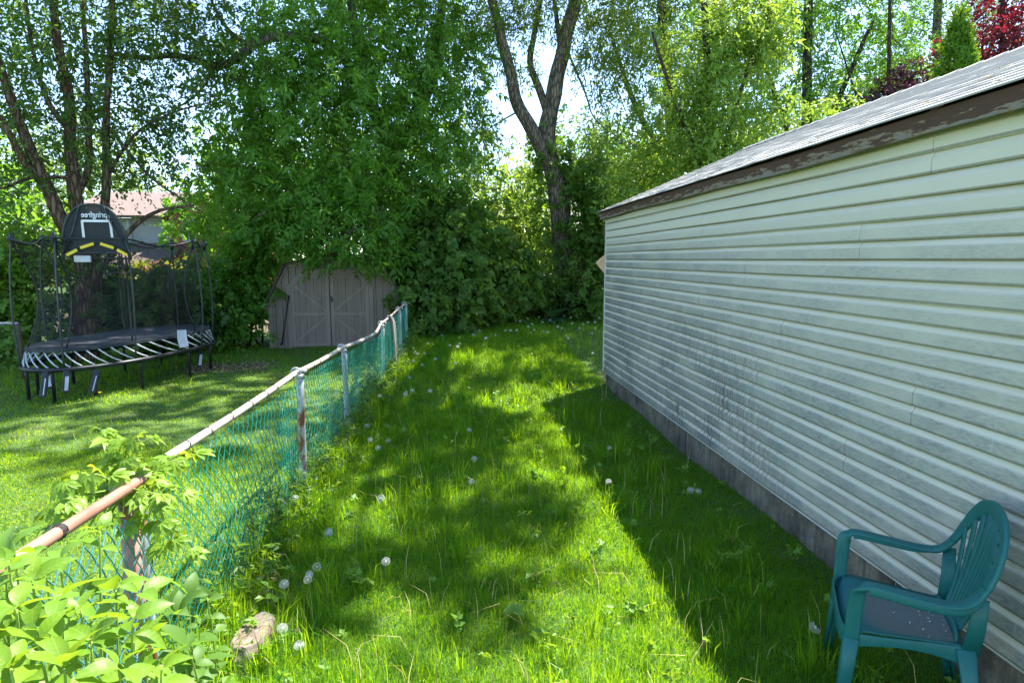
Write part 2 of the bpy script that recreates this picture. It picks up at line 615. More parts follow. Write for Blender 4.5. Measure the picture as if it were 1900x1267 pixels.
M['siding'] = siding_mat()
M['shingle'] = shingle_mat()
M['fascia'] = fascia_mat()
M['concrete'] = concrete_mat()
M['white_trim'] = nmat('white_trim', [(0.3, (0.45, 0.46, 0.44)), (0.7, (0.66, 0.68, 0.66))], 6, 0.5)
M['dark_wood'] = nmat('old_dark_wood', [(0.3, (0.05, 0.035, 0.025)), (0.7, (0.11, 0.08, 0.055))], 4, 0.9, (6, 1, 6))
M['tan_wood'] = nmat('tan_wood', [(0.3, (0.24, 0.19, 0.13)), (0.7, (0.40, 0.33, 0.25))], 4, 0.85, (6, 6, 1))


def build_garage():
    g = empty('garage', 'long garage with mildewed pale vinyl siding, peeling brown fascia and grey shingles', 'garage', (GX + 2.1, (GY0 + GY1) / 2, 0))
    off = Vector(g.location)

    def put(mb, name, mat, **kw):
        mb.v = [tuple(Vector(p) - off) for p in mb.v]
        o = mb.build(name, mat, g, **kw)
        # materials read world-like coordinates from the object: shift the mesh back and the object instead
        return o
    # every garage mesh keeps world coordinates; the part is offset so that parent + part = world
    def part(mb, name, mat, smooth=False, bevel=0.0):
        o = mb.build(name, mat, g, smooth, bevel)
        o.location = -off
        return o
    # core walls
    mb = MB()
    x0, x1 = GX + 0.03, 6.6
    mb.box(((x0 + x1) / 2, (GY0 + GY1) / 2, 1.35), (x1 - x0, GY1 - GY0 - 0.04, 2.4))
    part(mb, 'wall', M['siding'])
    for yy, nm in ((GY0 + 0.03, 'gable'), (GY1 - 0.03, 'gable')):
        mb = MB()
        poly = [(x0, 0, 2.55), (x1, 0, 2.55), (RIDGE_X, 0, RIDGE_Z - 0.06)]
        mb.extrude(poly, (0, yy - 0.02, 0), (0, yy + 0.02, 0))
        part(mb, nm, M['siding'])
    # siding courses: Dutch lap profile, each plank its own piece
    H = 0.10625
    z = 0.228
    k = 0
    seams = [[5.68], [4.78, 8.4], [3.4, 7.06], [5.68], [2.9, 6.5], [4.2, 7.8]]
    while z < 2.555:
        h = H
        ys = [GY0] + sorted(seams[(k // 2) % len(seams)]) + [GY1 - 0.045]
        for a, b_ in zip(ys[:-1], ys[1:]):
            mb = MB()
            wob = 0.0025 * math.sin(k * 1.7)
            out = GX - 0.017
            prof = [(GX + 0.028, 0, z), (out + 0.004, 0, z - 0.004), (out, 0, z), (out, 0, z + h * 0.60), (out + 0.003, 0, z + h * 0.66), (GX + 0.002, 0, z + h * 0.93), (GX + 0.004, 0, z + h + 0.004), (GX + 0.028, 0, z + h + 0.004)]
            seg = 8
            n = len(prof)
            base = []
            for s_ in range(seg + 1):
                yy = a + 0.0015 + (b_ - a - 0.003) * s_ / seg
                dx = 0.0035 * math.sin(yy * 2.1 + k * 0.9) + 0.002 * math.sin(yy * 5.3 + k * 2.2) - (0.0025 if (s_ == 0 and a > GY0) else 0)
                dz = 0.0022 * math.sin(yy * 1.3 + k) + wob
                for (px_, _, pz) in prof:
                    base.append((px_ + dx, yy, pz + dz))
            fs = []
            for s_ in range(seg):
                for q in range(n - 1):
                    fs.append((s_ * n + q, s_ * n + q + 1, (s_ + 1) * n + q + 1, (s_ + 1) * n + q))
            fs.append(tuple(range(n)))
            fs.append(tuple(reversed(range(seg * n, (seg + 1) * n))))
            mb.add(base, fs)
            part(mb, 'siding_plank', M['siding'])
        z += H
        k += 1
    # corner post and starter strip
    mb = MB()
    mb.box((GX + 0.012, GY1 - 0.02, 1.37), (0.07, 0.05, 2.3))
    part(mb, 'corner_trim', M['white_trim'], bevel=0.004)
    mb = MB()
    mb.box((GX + 0.005, (GY0 + GY1) / 2, 0.216), (0.03, GY1 - GY0, 0.012))
    part(mb, 'starter_strip', M['white_trim'])
    # foundation blocks with open joints
    for a, b_ in ((GY0, 2.95), (2.965, 5.955), (5.985, 9.24)):
        mb = MB()
        nseg = 22
        top, fr = [], []
        for s_ in range(nseg + 1):
            yy = a + (b_ - a) * s_ / nseg
            j = 0.008 * mnoise.noise(Vector((yy * 3, 0, 1)))
            j2 = 0.010 * mnoise.noise(Vector((yy * 4, 5, 1)))
            top.append((GX + 0.022 + j, yy, 0.212))
            fr.append((GX + 0.014 + j2, yy, -0.30))
        vs = top + fr + [(x + 0.2, y, z_) for x, y, z_ in top] + [(x + 0.2, y, z_) for x, y, z_ in fr]
        n = nseg + 1
        fs = []
        for s_ in range(nseg):
            fs += [(s_, s_ + 1, n + s_ + 1, n + s_), (2 * n + s_, 2 * n + s_ + 1, s_ + 1, s_)]
        fs += [(0, n, 3 * n, 2 * n), (n - 1, 3 * n - 1, 4 * n - 1, 2 * n - 1)]
        mb.add(vs, fs)
        part(mb, 'foundation_block', M['concrete'])
    # fascia, soffit
    mb = MB()
    seg = 40
    vs, fs = [], []
    for s_ in range(seg + 1):
        yy = GY0 - 0.1 + (GY1 + 0.13 - GY0) * s_ / seg
        w_ = 0.006 * math.sin(yy * 1.1) + 0.004 * math.sin(yy * 2.7)
        j = 0.004 * mnoise.noise(Vector((yy * 6, 2, 0)))
        for (px_, pz) in ((EAVE_X + 0.02, 2.528 + w_ + j), (EAVE_X + 0.012, 2.621 + w_), (EAVE_X + 0.045, 2.621 + w_), (EAVE_X + 0.045, 2.528 + w_ + j)):
            vs.append((px_, yy, pz))
    for s_ in range(seg):
        for q in range(4):
            fs.append((s_ * 4 + q, s_ * 4 + (q + 1) % 4, s_ * 4 + 4 + (q + 1) % 4, s_ * 4 + 4 + q))
    fs += [(0, 1, 2, 3), tuple(seg * 4 + q for q in (3, 2, 1, 0))]
    mb.add(vs, fs)
    part(mb, 'fascia', M['fascia'])
    mb = MB()
    mb.box(((EAVE_X + GX) / 2 + 0.03, (GY0 + GY1) / 2, 2.565), (GX - EAVE_X - 0.02, GY1 - GY0, 0.015))
    part(mb, 'soffit', M['dark_wood'])
    # far rake board
    for yy in (GY1 + 0.015, GY0 - 0.07):
        mb = MB()
        mb.beam((EAVE_X + 0.06, yy, 2.575), (RIDGE_X, yy, RIDGE_Z - 0.075), 0.022, 0.10, (1, 0, 0))
        part(mb, 'rake_board', M['fascia'])
    # roof deck
    ry0, ry1 = GY0 - 0.12, GY1 + 0.05
    mb = MB()
    dx = RIDGE_X - EAVE_X
    for sgn in (1, -1):
        a = Vector((RIDGE_X - sgn * (dx - 0.06), 0, EAVE_Z - 0.020 + 0.06 * PITCH_S))
        r_ = Vector((RIDGE_X, 0, RIDGE_Z - 0.020))
        mb.extrude([a, r_, r_ - Vector((0, 0, 0.03)), a - Vector((0, 0, 0.03))], (0, ry0 + 0.01, 0), (0, ry1 - 0.01, 0))
    part(mb, 'roof_deck', M['dark_wood'])
    # shingles, row by row
    slope_len = math.hypot(dx, PITCH_S * dx)
    expo = 0.133
    rows = int(slope_len / expo)
    sd = Vector((dx, 0, PITCH_S * dx)).normalized()
    nr = Vector((-sd.z, 0, sd.x))
    protos = []
    for v_ in range(5):
        mb = MB()
        L, wd = 1.0, 0.17
        nx = 6
        vs, fs = [], []
        for i in range(nx + 1):
            yy = -L / 2 + 0.004 + (L - 0.008) * i / nx
            e = 0.004 * random.uniform(-1, 1)
            curl = 0.004 * random.random() + 0.001
            for (s_, n_) in ((0.0 + e, 0.004 + curl), (0.0 + e, 0.013 + curl), (wd * 0.5, 0.0105), (wd, 0.003), (wd, -0.002)):
                vs.append(sd * s_ + nr * n_ + Vector((0, yy, 0)))
        for i in range(nx):
            for q in range(4):
                fs.append((i * 5 + q, i * 5 + q + 1, i * 5 + 6 + q, i * 5 + 5 + q))
        fs += [(0, 1, 2, 3, 4), tuple(nx * 5 + q for q in (4, 3, 2, 1, 0))]
        mb.add(vs, fs)
        protos.append(mb.data('shingle', M['shingle']))
    for r_ in range(rows):
        y = ry0 - (0.0 if r_ % 3 == 0 else (0.33 if r_ % 3 == 1 else 0.66))
        p = Vector((EAVE_X, 0, EAVE_Z)) + sd * (r_ * expo - 0.018)
        while y < ry1 - 0.05:
            c = y + 0.5
            lo, hi = max(y, ry0), min(y + 1.0, ry1)
            sc = (hi - lo)
            if sc > 0.08:
                o = bpy.data.objects.new('shingle', random.choice(protos))
                link(o, g)
                jit = random.uniform(-0.003, 0.003)
                o.location = p + Vector((0, (lo + hi) / 2, random.uniform(0, 0.002))) + sd * jit - off
                o.scale = (1, sc, 1)
            y += 1.0
    # far slope in rows (out of sight from the yard)
    mb = MB()
    sd2 = Vector((-dx, 0, PITCH_S * dx)).normalized()
    nr2 = Vector((-sd2.z, 0, sd2.x)) * -1
    for r_ in range(rows):
        p = Vector((RIDGE_X + dx, 0, EAVE_Z)) + sd2 * (r_ * expo - 0.018)
        mb.extrude([p + nr2 * 0.004, p + nr2 * 0.013, p + sd2 * 0.17 + nr2 * 0.002, p + sd2 * 0.17 - nr2 * 0.003], (0, ry0, 0), (0, ry1, 0))
    part(mb, 'shingle_slope', M['shingle'])
    # ridge caps
    mb = MB()
    capw, capl = 0.14, 0.26
    vs, fs = [], []
    for yy, lift in ((-capl / 2, 0.020), (capl / 2, 0.008)):
        for s_, hh in ((-1, 0), (-0.5, 0), (0, 0.006), (0.5, 0), (1, 0)):
            vs.append((s_ * capw, yy, -abs(s_) * capw * PITCH_S + hh + lift))
    for yy, lift in ((-capl / 2, 0.010), (capl / 2, -0.002)):
        for s_, hh in ((-1, 0), (-0.5, 0), (0, 0.006), (0.5, 0), (1, 0)):
            vs.append((s_ * capw, yy, -abs(s_) * capw * PITCH_S + hh + lift))
    for q in range(4):
        fs += [(q, q + 1, q + 6, q + 5), (10 + q, 15 + q, 16 + q, 11 + q), (q, 10 + q, 11 + q, q + 1), (5 + q, 6 + q, 16 + q, 15 + q)]
    fs += [(0, 5, 15, 10), (4, 14, 19, 9)]
    mb.add(vs, fs)
    cd = mb.data('ridge_cap', M['shingle'])
    y = ry0 + 0.13
    while y < ry1 - 0.05:
        o = link(bpy.data.objects.new('ridge_cap', cd), g)
        o.location = Vector((RIDGE_X, y, RIDGE_Z + 0.010 + 0.012 * math.sin(y * 0.9))) - off
        y += 0.235
    # dark cable at the far corner
    mb = MB()
    mb.tube([(GX - 0.012, GY1 + 0.03, 2.50), (GX - 0.03, GY1 + 0.035, 2.38), (GX - 0.02, GY1 + 0.03, 2.25), (GX + 0.0, GY1 + 0.02, 2.1)], 0.008, 5)
    mb.box((GX - 0.01, GY1 + 0.04, 2.33), (0.05, 0.05, 0.09))
    part(mb, 'cable', M['dark_wood'])
    return g


build_garage()

# tan board leaning out from behind the garage's far corner
mb = MB()
c = at(1121, 492, GY1 + 0.25)
mb.beam(c + Vector((-0.06, 0, 0.10)), c + Vector((0.16, 0, -0.16)), 0.02, 0.20, (0, 0, 1))
mb.beam(c + Vector((0.03, 0.02, -0.12)), c + Vector((0.06, 0.02, -1.9)), 0.03, 0.03)
tag(mb.build('wooden_board', M['tan_wood'], None, bevel=0.004), 'tan wooden board poking out behind far garage corner', 'board')
# wind-blown seed litter on the roof
mb = MB()
for i in range(160):
    u = rng.random()
    dxr = abs(rng.normal(0, 0.35)) + 0.03
    x = EAVE_X + min(dxr, 1.6)
    y = rng.uniform(2.0, 9.2)
    z = EAVE_Z + (x - EAVE_X) * PITCH_S + 0.020
    a = rng.uniform(0, 6.28)
    s_ = rng.uniform(0.008, 0.022)
    d = Vector((math.cos(a), math.sin(a), 0.42 * math.cos(a))) * s_
    q = Vector((-math.sin(a), math.cos(a), -0.42 * math.sin(a))) * s_ * 0.4
    p = Vector((x, y, z))
    mb.add([p - d, p - q + Vector((0, 0, 0.004)), p + d, p + q + Vector((0, 0, 0.004))], [(0, 1, 2), (0, 2, 3)])
tag(mb.build('seed_litter', M['straw']), 'dry brown seeds scattered over the grey shingles', 'litter', kind='stuff')

# ------------------------------------------------------------------ chair
def chair_mat():
    m, t, b = new_mat('weathered_teal_plastic')
    v = coords(t)
    f = noise_tex(t, v, 7, 8, 0.75)
    g = noise_tex(t, coords(t, (40, 6, 6)), 3, 6, 0.8)
    gn = N(t, 'ShaderNodeNewGeometry')
    nz = N(t, 'ShaderNodeSeparateXYZ')
    t.links.new(gn.outputs['Normal'], nz.inputs[0])
    c = mixc(t, f, (0.008, 0.105, 0.096), (0.013, 0.155, 0.142))
    r = ramp(t, [(0.58, (0, 0, 0)), (0.70, (1, 1, 1))])
    t.links.new(g, r.inputs[0])
    c = mixc(t, math_n(t, 'MULTIPLY', r.outputs[0], 0.42), c, (0.20, 0.30, 0.28))
    gr = ramp(t, [(0.52, (0, 0, 0)), (0.72, (1, 1, 1))])
    t.links.new(noise_tex(t, v, 14, 9, 0.8), gr.inputs[0])
    c = mixc(t, math_n(t, 'MULTIPLY', gr.outputs[0], 0.5), c, (0.035, 0.06, 0.05))
    t.links.new(c, b.inputs['Base Color'])
    b.inputs['Roughness'].default_value = 0.48
    b.inputs['Specular IOR Level'].default_value = 0.4
    bump(t, b, noise_tex(t, v, 45, 4), 0.12, 0.003)
    return m


M['teal'] = chair_mat()


def seat_mat():
    m, t, b = new_mat('grimy_teal_seat')
    v = coords(t)
    f = noise_tex(t, v, 9, 8, 0.75)
    s = noise_tex(t, v, 55, 5, 0.7)
    sx = N(t, 'ShaderNodeSeparateXYZ')
    t.links.new(v, sx.inputs[0])
    rx = math_n(t, 'DIVIDE', math_n(t, 'ADD', sx.outputs['X'], 0.03), 0.19)
    ry = math_n(t, 'DIVIDE', sx.outputs['Y'], 0.19)
    rr = math_n(t, 'ADD', math_n(t, 'POWER', math_n(t, 'ABSOLUTE', rx), 4), math_n(t, 'POWER', math_n(t, 'ABSOLUTE', ry), 4))
    k = math_n(t, 'SUBTRACT', math_n(t, 'ADD', 1.15, math_n(t, 'MULTIPLY', f, 0.5)), rr, True)
    base = mixc(t, f, (0.008, 0.10, 0.10), (0.014, 0.145, 0.14))
    dirt = mixc(t, s, (0.065, 0.075, 0.068), (0.20, 0.205, 0.18))
    t.links.new(mixc(t, math_n(t, 'MULTIPLY', k, 0.9), base, dirt), b.inputs['Base Color'])
    b.inputs['Roughness'].default_value = 0.65
    return m


def build_chair():
    root = empty('garden_chair', 'teal green plastic garden chair with fan slatted back beside the siding', 'chair')
    teal = M['teal']
    WID = 0.27                       # half distance between arm centre lines
    # +X is the front, Z up
    # seat
    mb = MB()
    nu, nv = 14, 14
    def seat_pt(u, v, dz=0.0):       # u: back 0 .. front 1 , v: -1..1
        x = -0.21 + 0.45 * u
        half = 0.205 + 0.06 * sst(0, 1, u)
        y = v * half
        z = 0.415 - 0.026 * (1 - v * v) * (1 - (2 * u - 0.9) ** 2) + 0.012 * u - 0.045 * max(0, (u - 0.86) / 0.14) ** 2
        z += 0.014 * abs(v) ** 6
        return (x + 0.012 * (1 - v * v) * u, y, z + dz)
    vs = [seat_pt(i / nu, -1 + 2 * j / nv) for i in range(nu + 1) for j in range(nv + 1)]
    vs += [seat_pt(i / nu, -1 + 2 * j / nv, -0.008) for i in range(nu + 1) for j in range(nv + 1)]
    fs = []
    K = (nu + 1) * (nv + 1)
    for i in range(nu):
        for j in range(nv):
            a = i * (nv + 1) + j
            fs += [(a, a + 1, a + nv + 2, a + nv + 1), (K + a, K + a + nv + 1, K + a + nv + 2, K + a + 1)]
    for i in range(nu):
        for j in (0, nv):
            a = i * (nv + 1) + j
            fs.append((a, a + nv + 1, K + a + nv + 1, K + a))
    for j in range(nv):
        for i in (0, nu):
            a = i * (nv + 1) + j
            fs.append((a, a + 1, K + a + 1, K + a))
    mb.add(vs, fs)
    mb.build('seat', seat_mat(), root, True)
    # apron below the seat edge
    mb = MB()
    path = []
    for t_ in np.linspace(0, 1, 12):
        path.append((-0.20 + 0.42 * t_, -(0.212 + 0.058 * sst(0, 1, t_)), 0.0))
    corner = [(0.245, -0.245, 0), (0.262, -0.20, 0)]
    front = [(0.268, y, 0) for y in np.linspace(-0.13, 0.13, 7)]
    full = path + corner + front + [(0.262, 0.20, 0), (0.245, 0.245, 0)] + [(p[0], -p[1], 0) for p in reversed(path)]
    top, bot = [], []
    n = len(full)
    for i, p in enumerate(full):
        tt = i / (n - 1)
        arch = 0.040 * math.sin(math.pi * min(1, tt / 0.38)) if tt < 0.38 else (0.030 * math.sin(math.pi * (tt - 0.38) / 0.24) if tt < 0.62 else 0.040 * math.sin(math.pi * (1 - tt) / 0.38))
        top.append(Vector((p[0], p[1], 0.424)))
        bot.append(Vector((p[0] * 1.01, p[1] * 1.015, 0.345 + arch)))
    inn_t = [Vector((p.x * 0.965, p.y * 0.965, p.z)) for p in top]
    inn_b = [Vector((p.x * 0.965, p.y * 0.965, p.z)) for p in bot]
    vs = top + bot + inn_b + inn_t
    fs = []
    for i in range(n - 1):
        for r_ in range(4):
            a, b_ = r_ * n + i, ((r_ + 1) % 4) * n + i
            fs.append((a, a + 1, b_ + 1, b_))
    mb.add(vs, fs)
    mb.build('apron', teal, root, True, 0.003)
    # legs
    for sy in (-1, 1):
        mb = MB()
        pts = [(0.225, sy * 0.262, 0.40), (0.235, sy * 0.268, 0.25), (0.255, sy * 0.278, 0.0)]
        mb.sweep(pts, [0.062, 0.055, 0.042], [0.030, 0.028, 0.026], [(1, 0, 0)] * 3, 10, 0.4)
        mb.sweep([(0.245, sy * 0.240, 0.40), (0.255, sy * 0.25, 0.25), (0.268, sy * 0.265, 0.0)], [0.05, 0.045, 0.034], [0.018, 0.018, 0.018], [(0, 1, 0)] * 3, 10, 0.4)
        mb.build('leg', teal, root, True)
        mb = MB()
        pts = [(-0.195, sy * 0.215, 0.42), (-0.225, sy * 0.235, 0.22), (-0.275, sy * 0.26, 0.0)]
        mb.sweep(pts, [0.070, 0.056, 0.042], [0.030, 0.028, 0.026], [(1, 0, 0)] * 3, 10, 0.4)
        mb.sweep([(-0.215, sy * 0.195, 0.42), (-0.247, sy * 0.215, 0.22), (-0.292, sy * 0.245, 0.0)], [0.05, 0.045, 0.034], [0.016] * 3, [(0, 1, 0)] * 3, 10, 0.4)
        mb.build('leg', teal, root, True)
    # arms: front post rising from the seat corner, bend, then back to the hoop
    def bez(p, n_=8):
        out = []
        P_ = [Vector(q) for q in p]
        for i in range(len(P_) - 1):
            p0 = P_[max(i - 1, 0)]; p1 = P_[i]; p2 = P_[i + 1]; p3 = P_[min(i + 2, len(P_) - 1)]
            for k in range(n_):
                t_ = k / n_
                out.append(0.5 * ((2 * p1) + (p2 - p0) * t_ + (2 * p0 - 5 * p1 + 4 * p2 - p3) * t_ ** 2 + (3 * p1 - p0 - 3 * p2 + p3) * t_ ** 3))
        out.append(P_[-1])
        return out
    half = [(0.225, 0.266, 0.39), (0.222, 0.272, 0.53), (0.214, 0.277, 0.615), (0.190, 0.280, 0.647), (0.145, 0.282, 0.653), (0.0, 0.285, 0.637), (-0.11, 0.277, 0.628),
            (-0.185, 0.258, 0.645), (-0.232, 0.243, 0.705), (-0.262, 0.228, 0.775), (-0.288, 0.196, 0.850), (-0.306, 0.140, 0.908), (-0.315, 0.070, 0.938), (-0.318, 0.0, 0.947)]
    dense = bez(half, 5)
    cut = 8 * 5

    def side_of(p, k):
        a_ = float(sst(7, 16, k))
        v1 = Vector((1 - a_, a_ if a_ > 0 else 0, 0)) if a_ < 1 else Vector((0, 1, 0))
        b_ = float(sst(cut - 4, cut + 14, k))
        v2 = Vector((0, p.y, p.z - 0.70)).normalized() if p.z > 0.705 else Vector((0, 1, 0))
        return v1 * (1 - b_) + v2 * b_
    for sy in (-1, 1):
        pts, sd, wd = [], [], []
        for k, p in enumerate(dense[:cut + 3]):
            q = side_of(p, k)
            pts.append(Vector((p.x, p.y * sy, p.z)))
            sd.append(Vector((q.x, q.y * sy, q.z)))
            wd.append(0.060)
        mb = MB()
        mb.sweep(pts, wd, [0.020] * len(pts), sd, 12, 0.45)
        lip = [p + Vector((0, sy * 0.0255, -0.014 * (1 - sst(cut - 8, cut + 2, k)))) for k, p in enumerate(pts) if 16 < k]
        mb.sweep(lip, list(np.linspace(0.010, 0.008, len(lip))), [0.034 * (1 - 0.75 * float(sst(0.55, 1.0, i_ / len(lip)))) for i_ in range(len(lip))], [Vector((0, 1, 0))] * len(lip), 8, 0.5)
        lip = [p + Vector((0, -sy * 0.0245, -0.010 * (1 - sst(cut - 14, cut - 5, k)))) for k, p in enumerate(pts) if 16 < k < cut - 4]
        mb.sweep(lip, [0.009] * len(lip), [0.024 * (1 - 0.8 * float(sst(0.45, 1.0, i_ / len(lip)))) for i_ in range(len(lip))], [Vector((0, 1, 0))] * len(lip), 8, 0.5)
        mb.build('armrest', teal, root, True)
    hp = [(p, side_of(p, k), 1) for k, p in enumerate(dense) if k >= cut]
    full_p = [p for p, _, _ in hp] + [Vector((p.x, -p.y, p.z)) for p, _, _ in reversed(hp[:-1])]
    full_s = [q for _, q, _ in hp] + [Vector((q.x, -q.y, q.z)) for _, q, _ in reversed(hp[:-1])]
    n = len(full_p)
    mb = MB()
    mb.sweep(full_p, [0.060 + 0.012 * float(sst(0.72, 0.9, p.z)) for p in full_p], [0.022] * n, full_s, 12, 0.45)
    mb.build('back_frame', teal, root, True)
    for sy in (-1, 1):
        mb = MB()
        mb.sweep([(-0.222, sy * 0.248, 0.66), (-0.222, sy * 0.228, 0.53), (-0.212, sy * 0.208, 0.40)], [0.052, 0.060, 0.066], [0.014] * 3, [(1, 0, 0)] * 3, 10, 0.45)
        mb.build('back_leg_panel', teal, root, True)

    def back_x(z):
        return -0.185 - 0.135 * max(0.0, (z - 0.40) / 0.545) ** 1.05
    # fan of slats
    ns = 9
    for i in range(ns):
        u = -1 + 2 * i / (ns - 1)
        yb, yt = u * 0.092, u * 0.202
        zt = 0.925 - 0.135 * abs(u) ** 2.2
        P_ = []
        for k in np.linspace(0, 1, 8):
            z = 0.40 + (zt - 0.40) * k
            y = yb + (yt - yb) * k
            P_.append((back_x(z) + 0.03 * (abs(y) / 0.26) ** 2 - 0.012 * math.sin(math.pi * k), y, z))
        mb = MB()
        mb.sweep(P_, list(np.linspace(0.0225, 0.0495, 8)), [0.012] * 8, [(0, 1, 0)] * 8, 10, 0.7)
        mb.build('slat', teal, root, True)
    mb = MB()
    P_ = [(-0.192 + 0.02 * (abs(y) / 0.17) ** 2, y, 0.425) for y in np.linspace(-0.175, 0.175, 9)]
    mb.sweep(P_, [0.06] * 9, [0.014] * 9, [(0, 0, 1)] * 9, 10, 0.45)
    mb.build('lower_rail', teal, root, True)
    return root


chair = build_chair()
CH = Vector((1.945, 2.335, gzf(1.945, 2.335)))
chair.location = CH
chair.rotation_euler = (0, 0, 2.643)
chair.scale = (0.955, 0.955, 0.955)
# petals fallen on the seat
mb = MB()
for i in range(20):
    a = rng.uniform(0, 6.28)
    x, y = rng.uniform(-0.19, 0.10), rng.uniform(-0.17, 0.17)
    if i > 8:
        x, y = rng.uniform(-0.19, -0.05), rng.uniform(-0.15, 0.02)
    s_ = rng.uniform(0.002, 0.0045)
    mb.tube([(x, y, 0.407), (x + s_ * math.cos(a) * 1.5, y + s_ * math.sin(a) * 1.5, 0.409)], s_ * 0.6, 5)
M['petal'] = nmat('pale_petal', [(0.3, (0.6, 0.55, 0.45)), (0.7, (0.8, 0.78, 0.72))], 9)
pe = mb.build('petal_litter', M['petal'])
pe.location = CH
pe.rotation_euler = chair.rotation_euler
pe.scale = chair.scale
tag(pe, 'pale fallen petals lying on the teal chair seat', 'petals', kind='stuff')

# ------------------------------------------------------------------ chain link fence on the lot line
M['galv'] = nmat('galvanised_pipe', [(0.35, (0.30, 0.31, 0.31)), (0.6, (0.45, 0.46, 0.46)), (0.72, (0.22, 0.10, 0.05))], 5, 0.5, (1, 1, 0.6), metal=0.35)
M['galv_rust'] = nmat('rusty_galvanised_post', [(0.35, (0.34, 0.36, 0.36)), (0.52, (0.42, 0.43, 0.42)), (0.60, (0.24, 0.09, 0.035)), (0.75, (0.12, 0.05, 0.025))], 4.5, 0.65, (1.6, 1.6, 0.8), metal=0.2)
M['cream'] = nmat('cream_painted_rail', [(0.3, (0.38, 0.33, 0.265)), (0.6, (0.50, 0.45, 0.37)), (0.75, (0.26, 0.19, 0.13))], 8, 0.5)
M['brown_pipe'] = nmat('rust_brown_pipe', [(0.3, (0.24, 0.11, 0.075)), (0.7, (0.36, 0.19, 0.14))], 6, 0.5)
M['wire_green'] = nmat('green_coated_wire', [(0.3, (0.006, 0.15, 0.095)), (0.58, (0.012, 0.26, 0.17)), (0.70, (0.30, 0.38, 0.34))], 10, 0.35, spec=0.6)
M['wire_blue'] = nmat('faded_blue_green_wire', [(0.3, (0.02, 0.16, 0.145)), (0.7, (0.10, 0.29, 0.28))], 12, 0.4, spec=0.5)
M['wire_dark'] = nmat('dark_tie_wire', [(0.3, (0.02, 0.02, 0.02)), (0.7, (0.06, 0.06, 0.06))], 12, 0.5)
M['rag'] = nmat('weathered_cloth_strip', [(0.3, (0.22, 0.19, 0.15)), (0.7, (0.40, 0.36, 0.30))], 12, 0.9)

FP = [at(238, 893, 2.62), at(549, 692, 5.05), at(633, 646, 6.9), at(696, 619, 8.95), at(706, 601, 9.7), at(738, 574, 11.2), at(750, 564, 12.6)]


def fence_xyz(s):
    """point on the top rail at arc parameter in world y"""
    y = s
    for a, b in zip(FP[:-1], FP[1:]):
        if y <= b.y or b is FP[-1]:
            t = (y - a.y) / (b.y - a.y)
            return a.lerp(b, t)


def chain_mesh(p_top, p_dir_n, s0, s1, zbot, wcell=0.052, hcell=0.062, r=0.0018, seed=1, bulge=0.02, sag=0.02, sides=4):
    """zigzag wires hooked into each other. p_top(s) -> Vector, p_dir_n(s) -> unit normal of the fabric"""
    mb = MB()
    r_ = np.random.default_rng(seed)
    ph = r_.uniform(0, 6, 6)
    n = int((s1 - s0) / wcell)
    for k in range(n + 1):
        sc = s0 + k * wcell
        T0 = p_top(min(max(sc, s0), s1))
        H = T0.z - sag - zbot(sc)
        rows = int(H / (hcell / 2))
        pts = []
        for j in range(rows + 1):
            ss = min(max(sc + (wcell * 1.0 if (j + k) % 2 else 0.0), s0), s1)
            T = p_top(ss)
            z = T.z - sag - j * hcell / 2
            f = j / max(rows, 1)
            nrm = p_dir_n(ss)
            b = bulge * (math.sin(ss * 1.9 + ph[0] + f * 2) + 0.6 * math.sin(ss * 4.7 + ph[1] - f * 3)) * math.sin(math.pi * min(f * 1.15, 1.0))
            dz = 0.012 * math.sin(ss * 2.7 + ph[2]) + 0.012 * math.sin(ss * 7.3 + ph[3]) * f
            hook = 0.0022 * (1 if j % 2 else -1)
            pts.append(T * 1.0 + nrm * (b + hook) + Vector((0, 0, -sag - j * hcell / 2 + dz)))
        mb.tube(pts, r, sides, cap=False)
    return mb


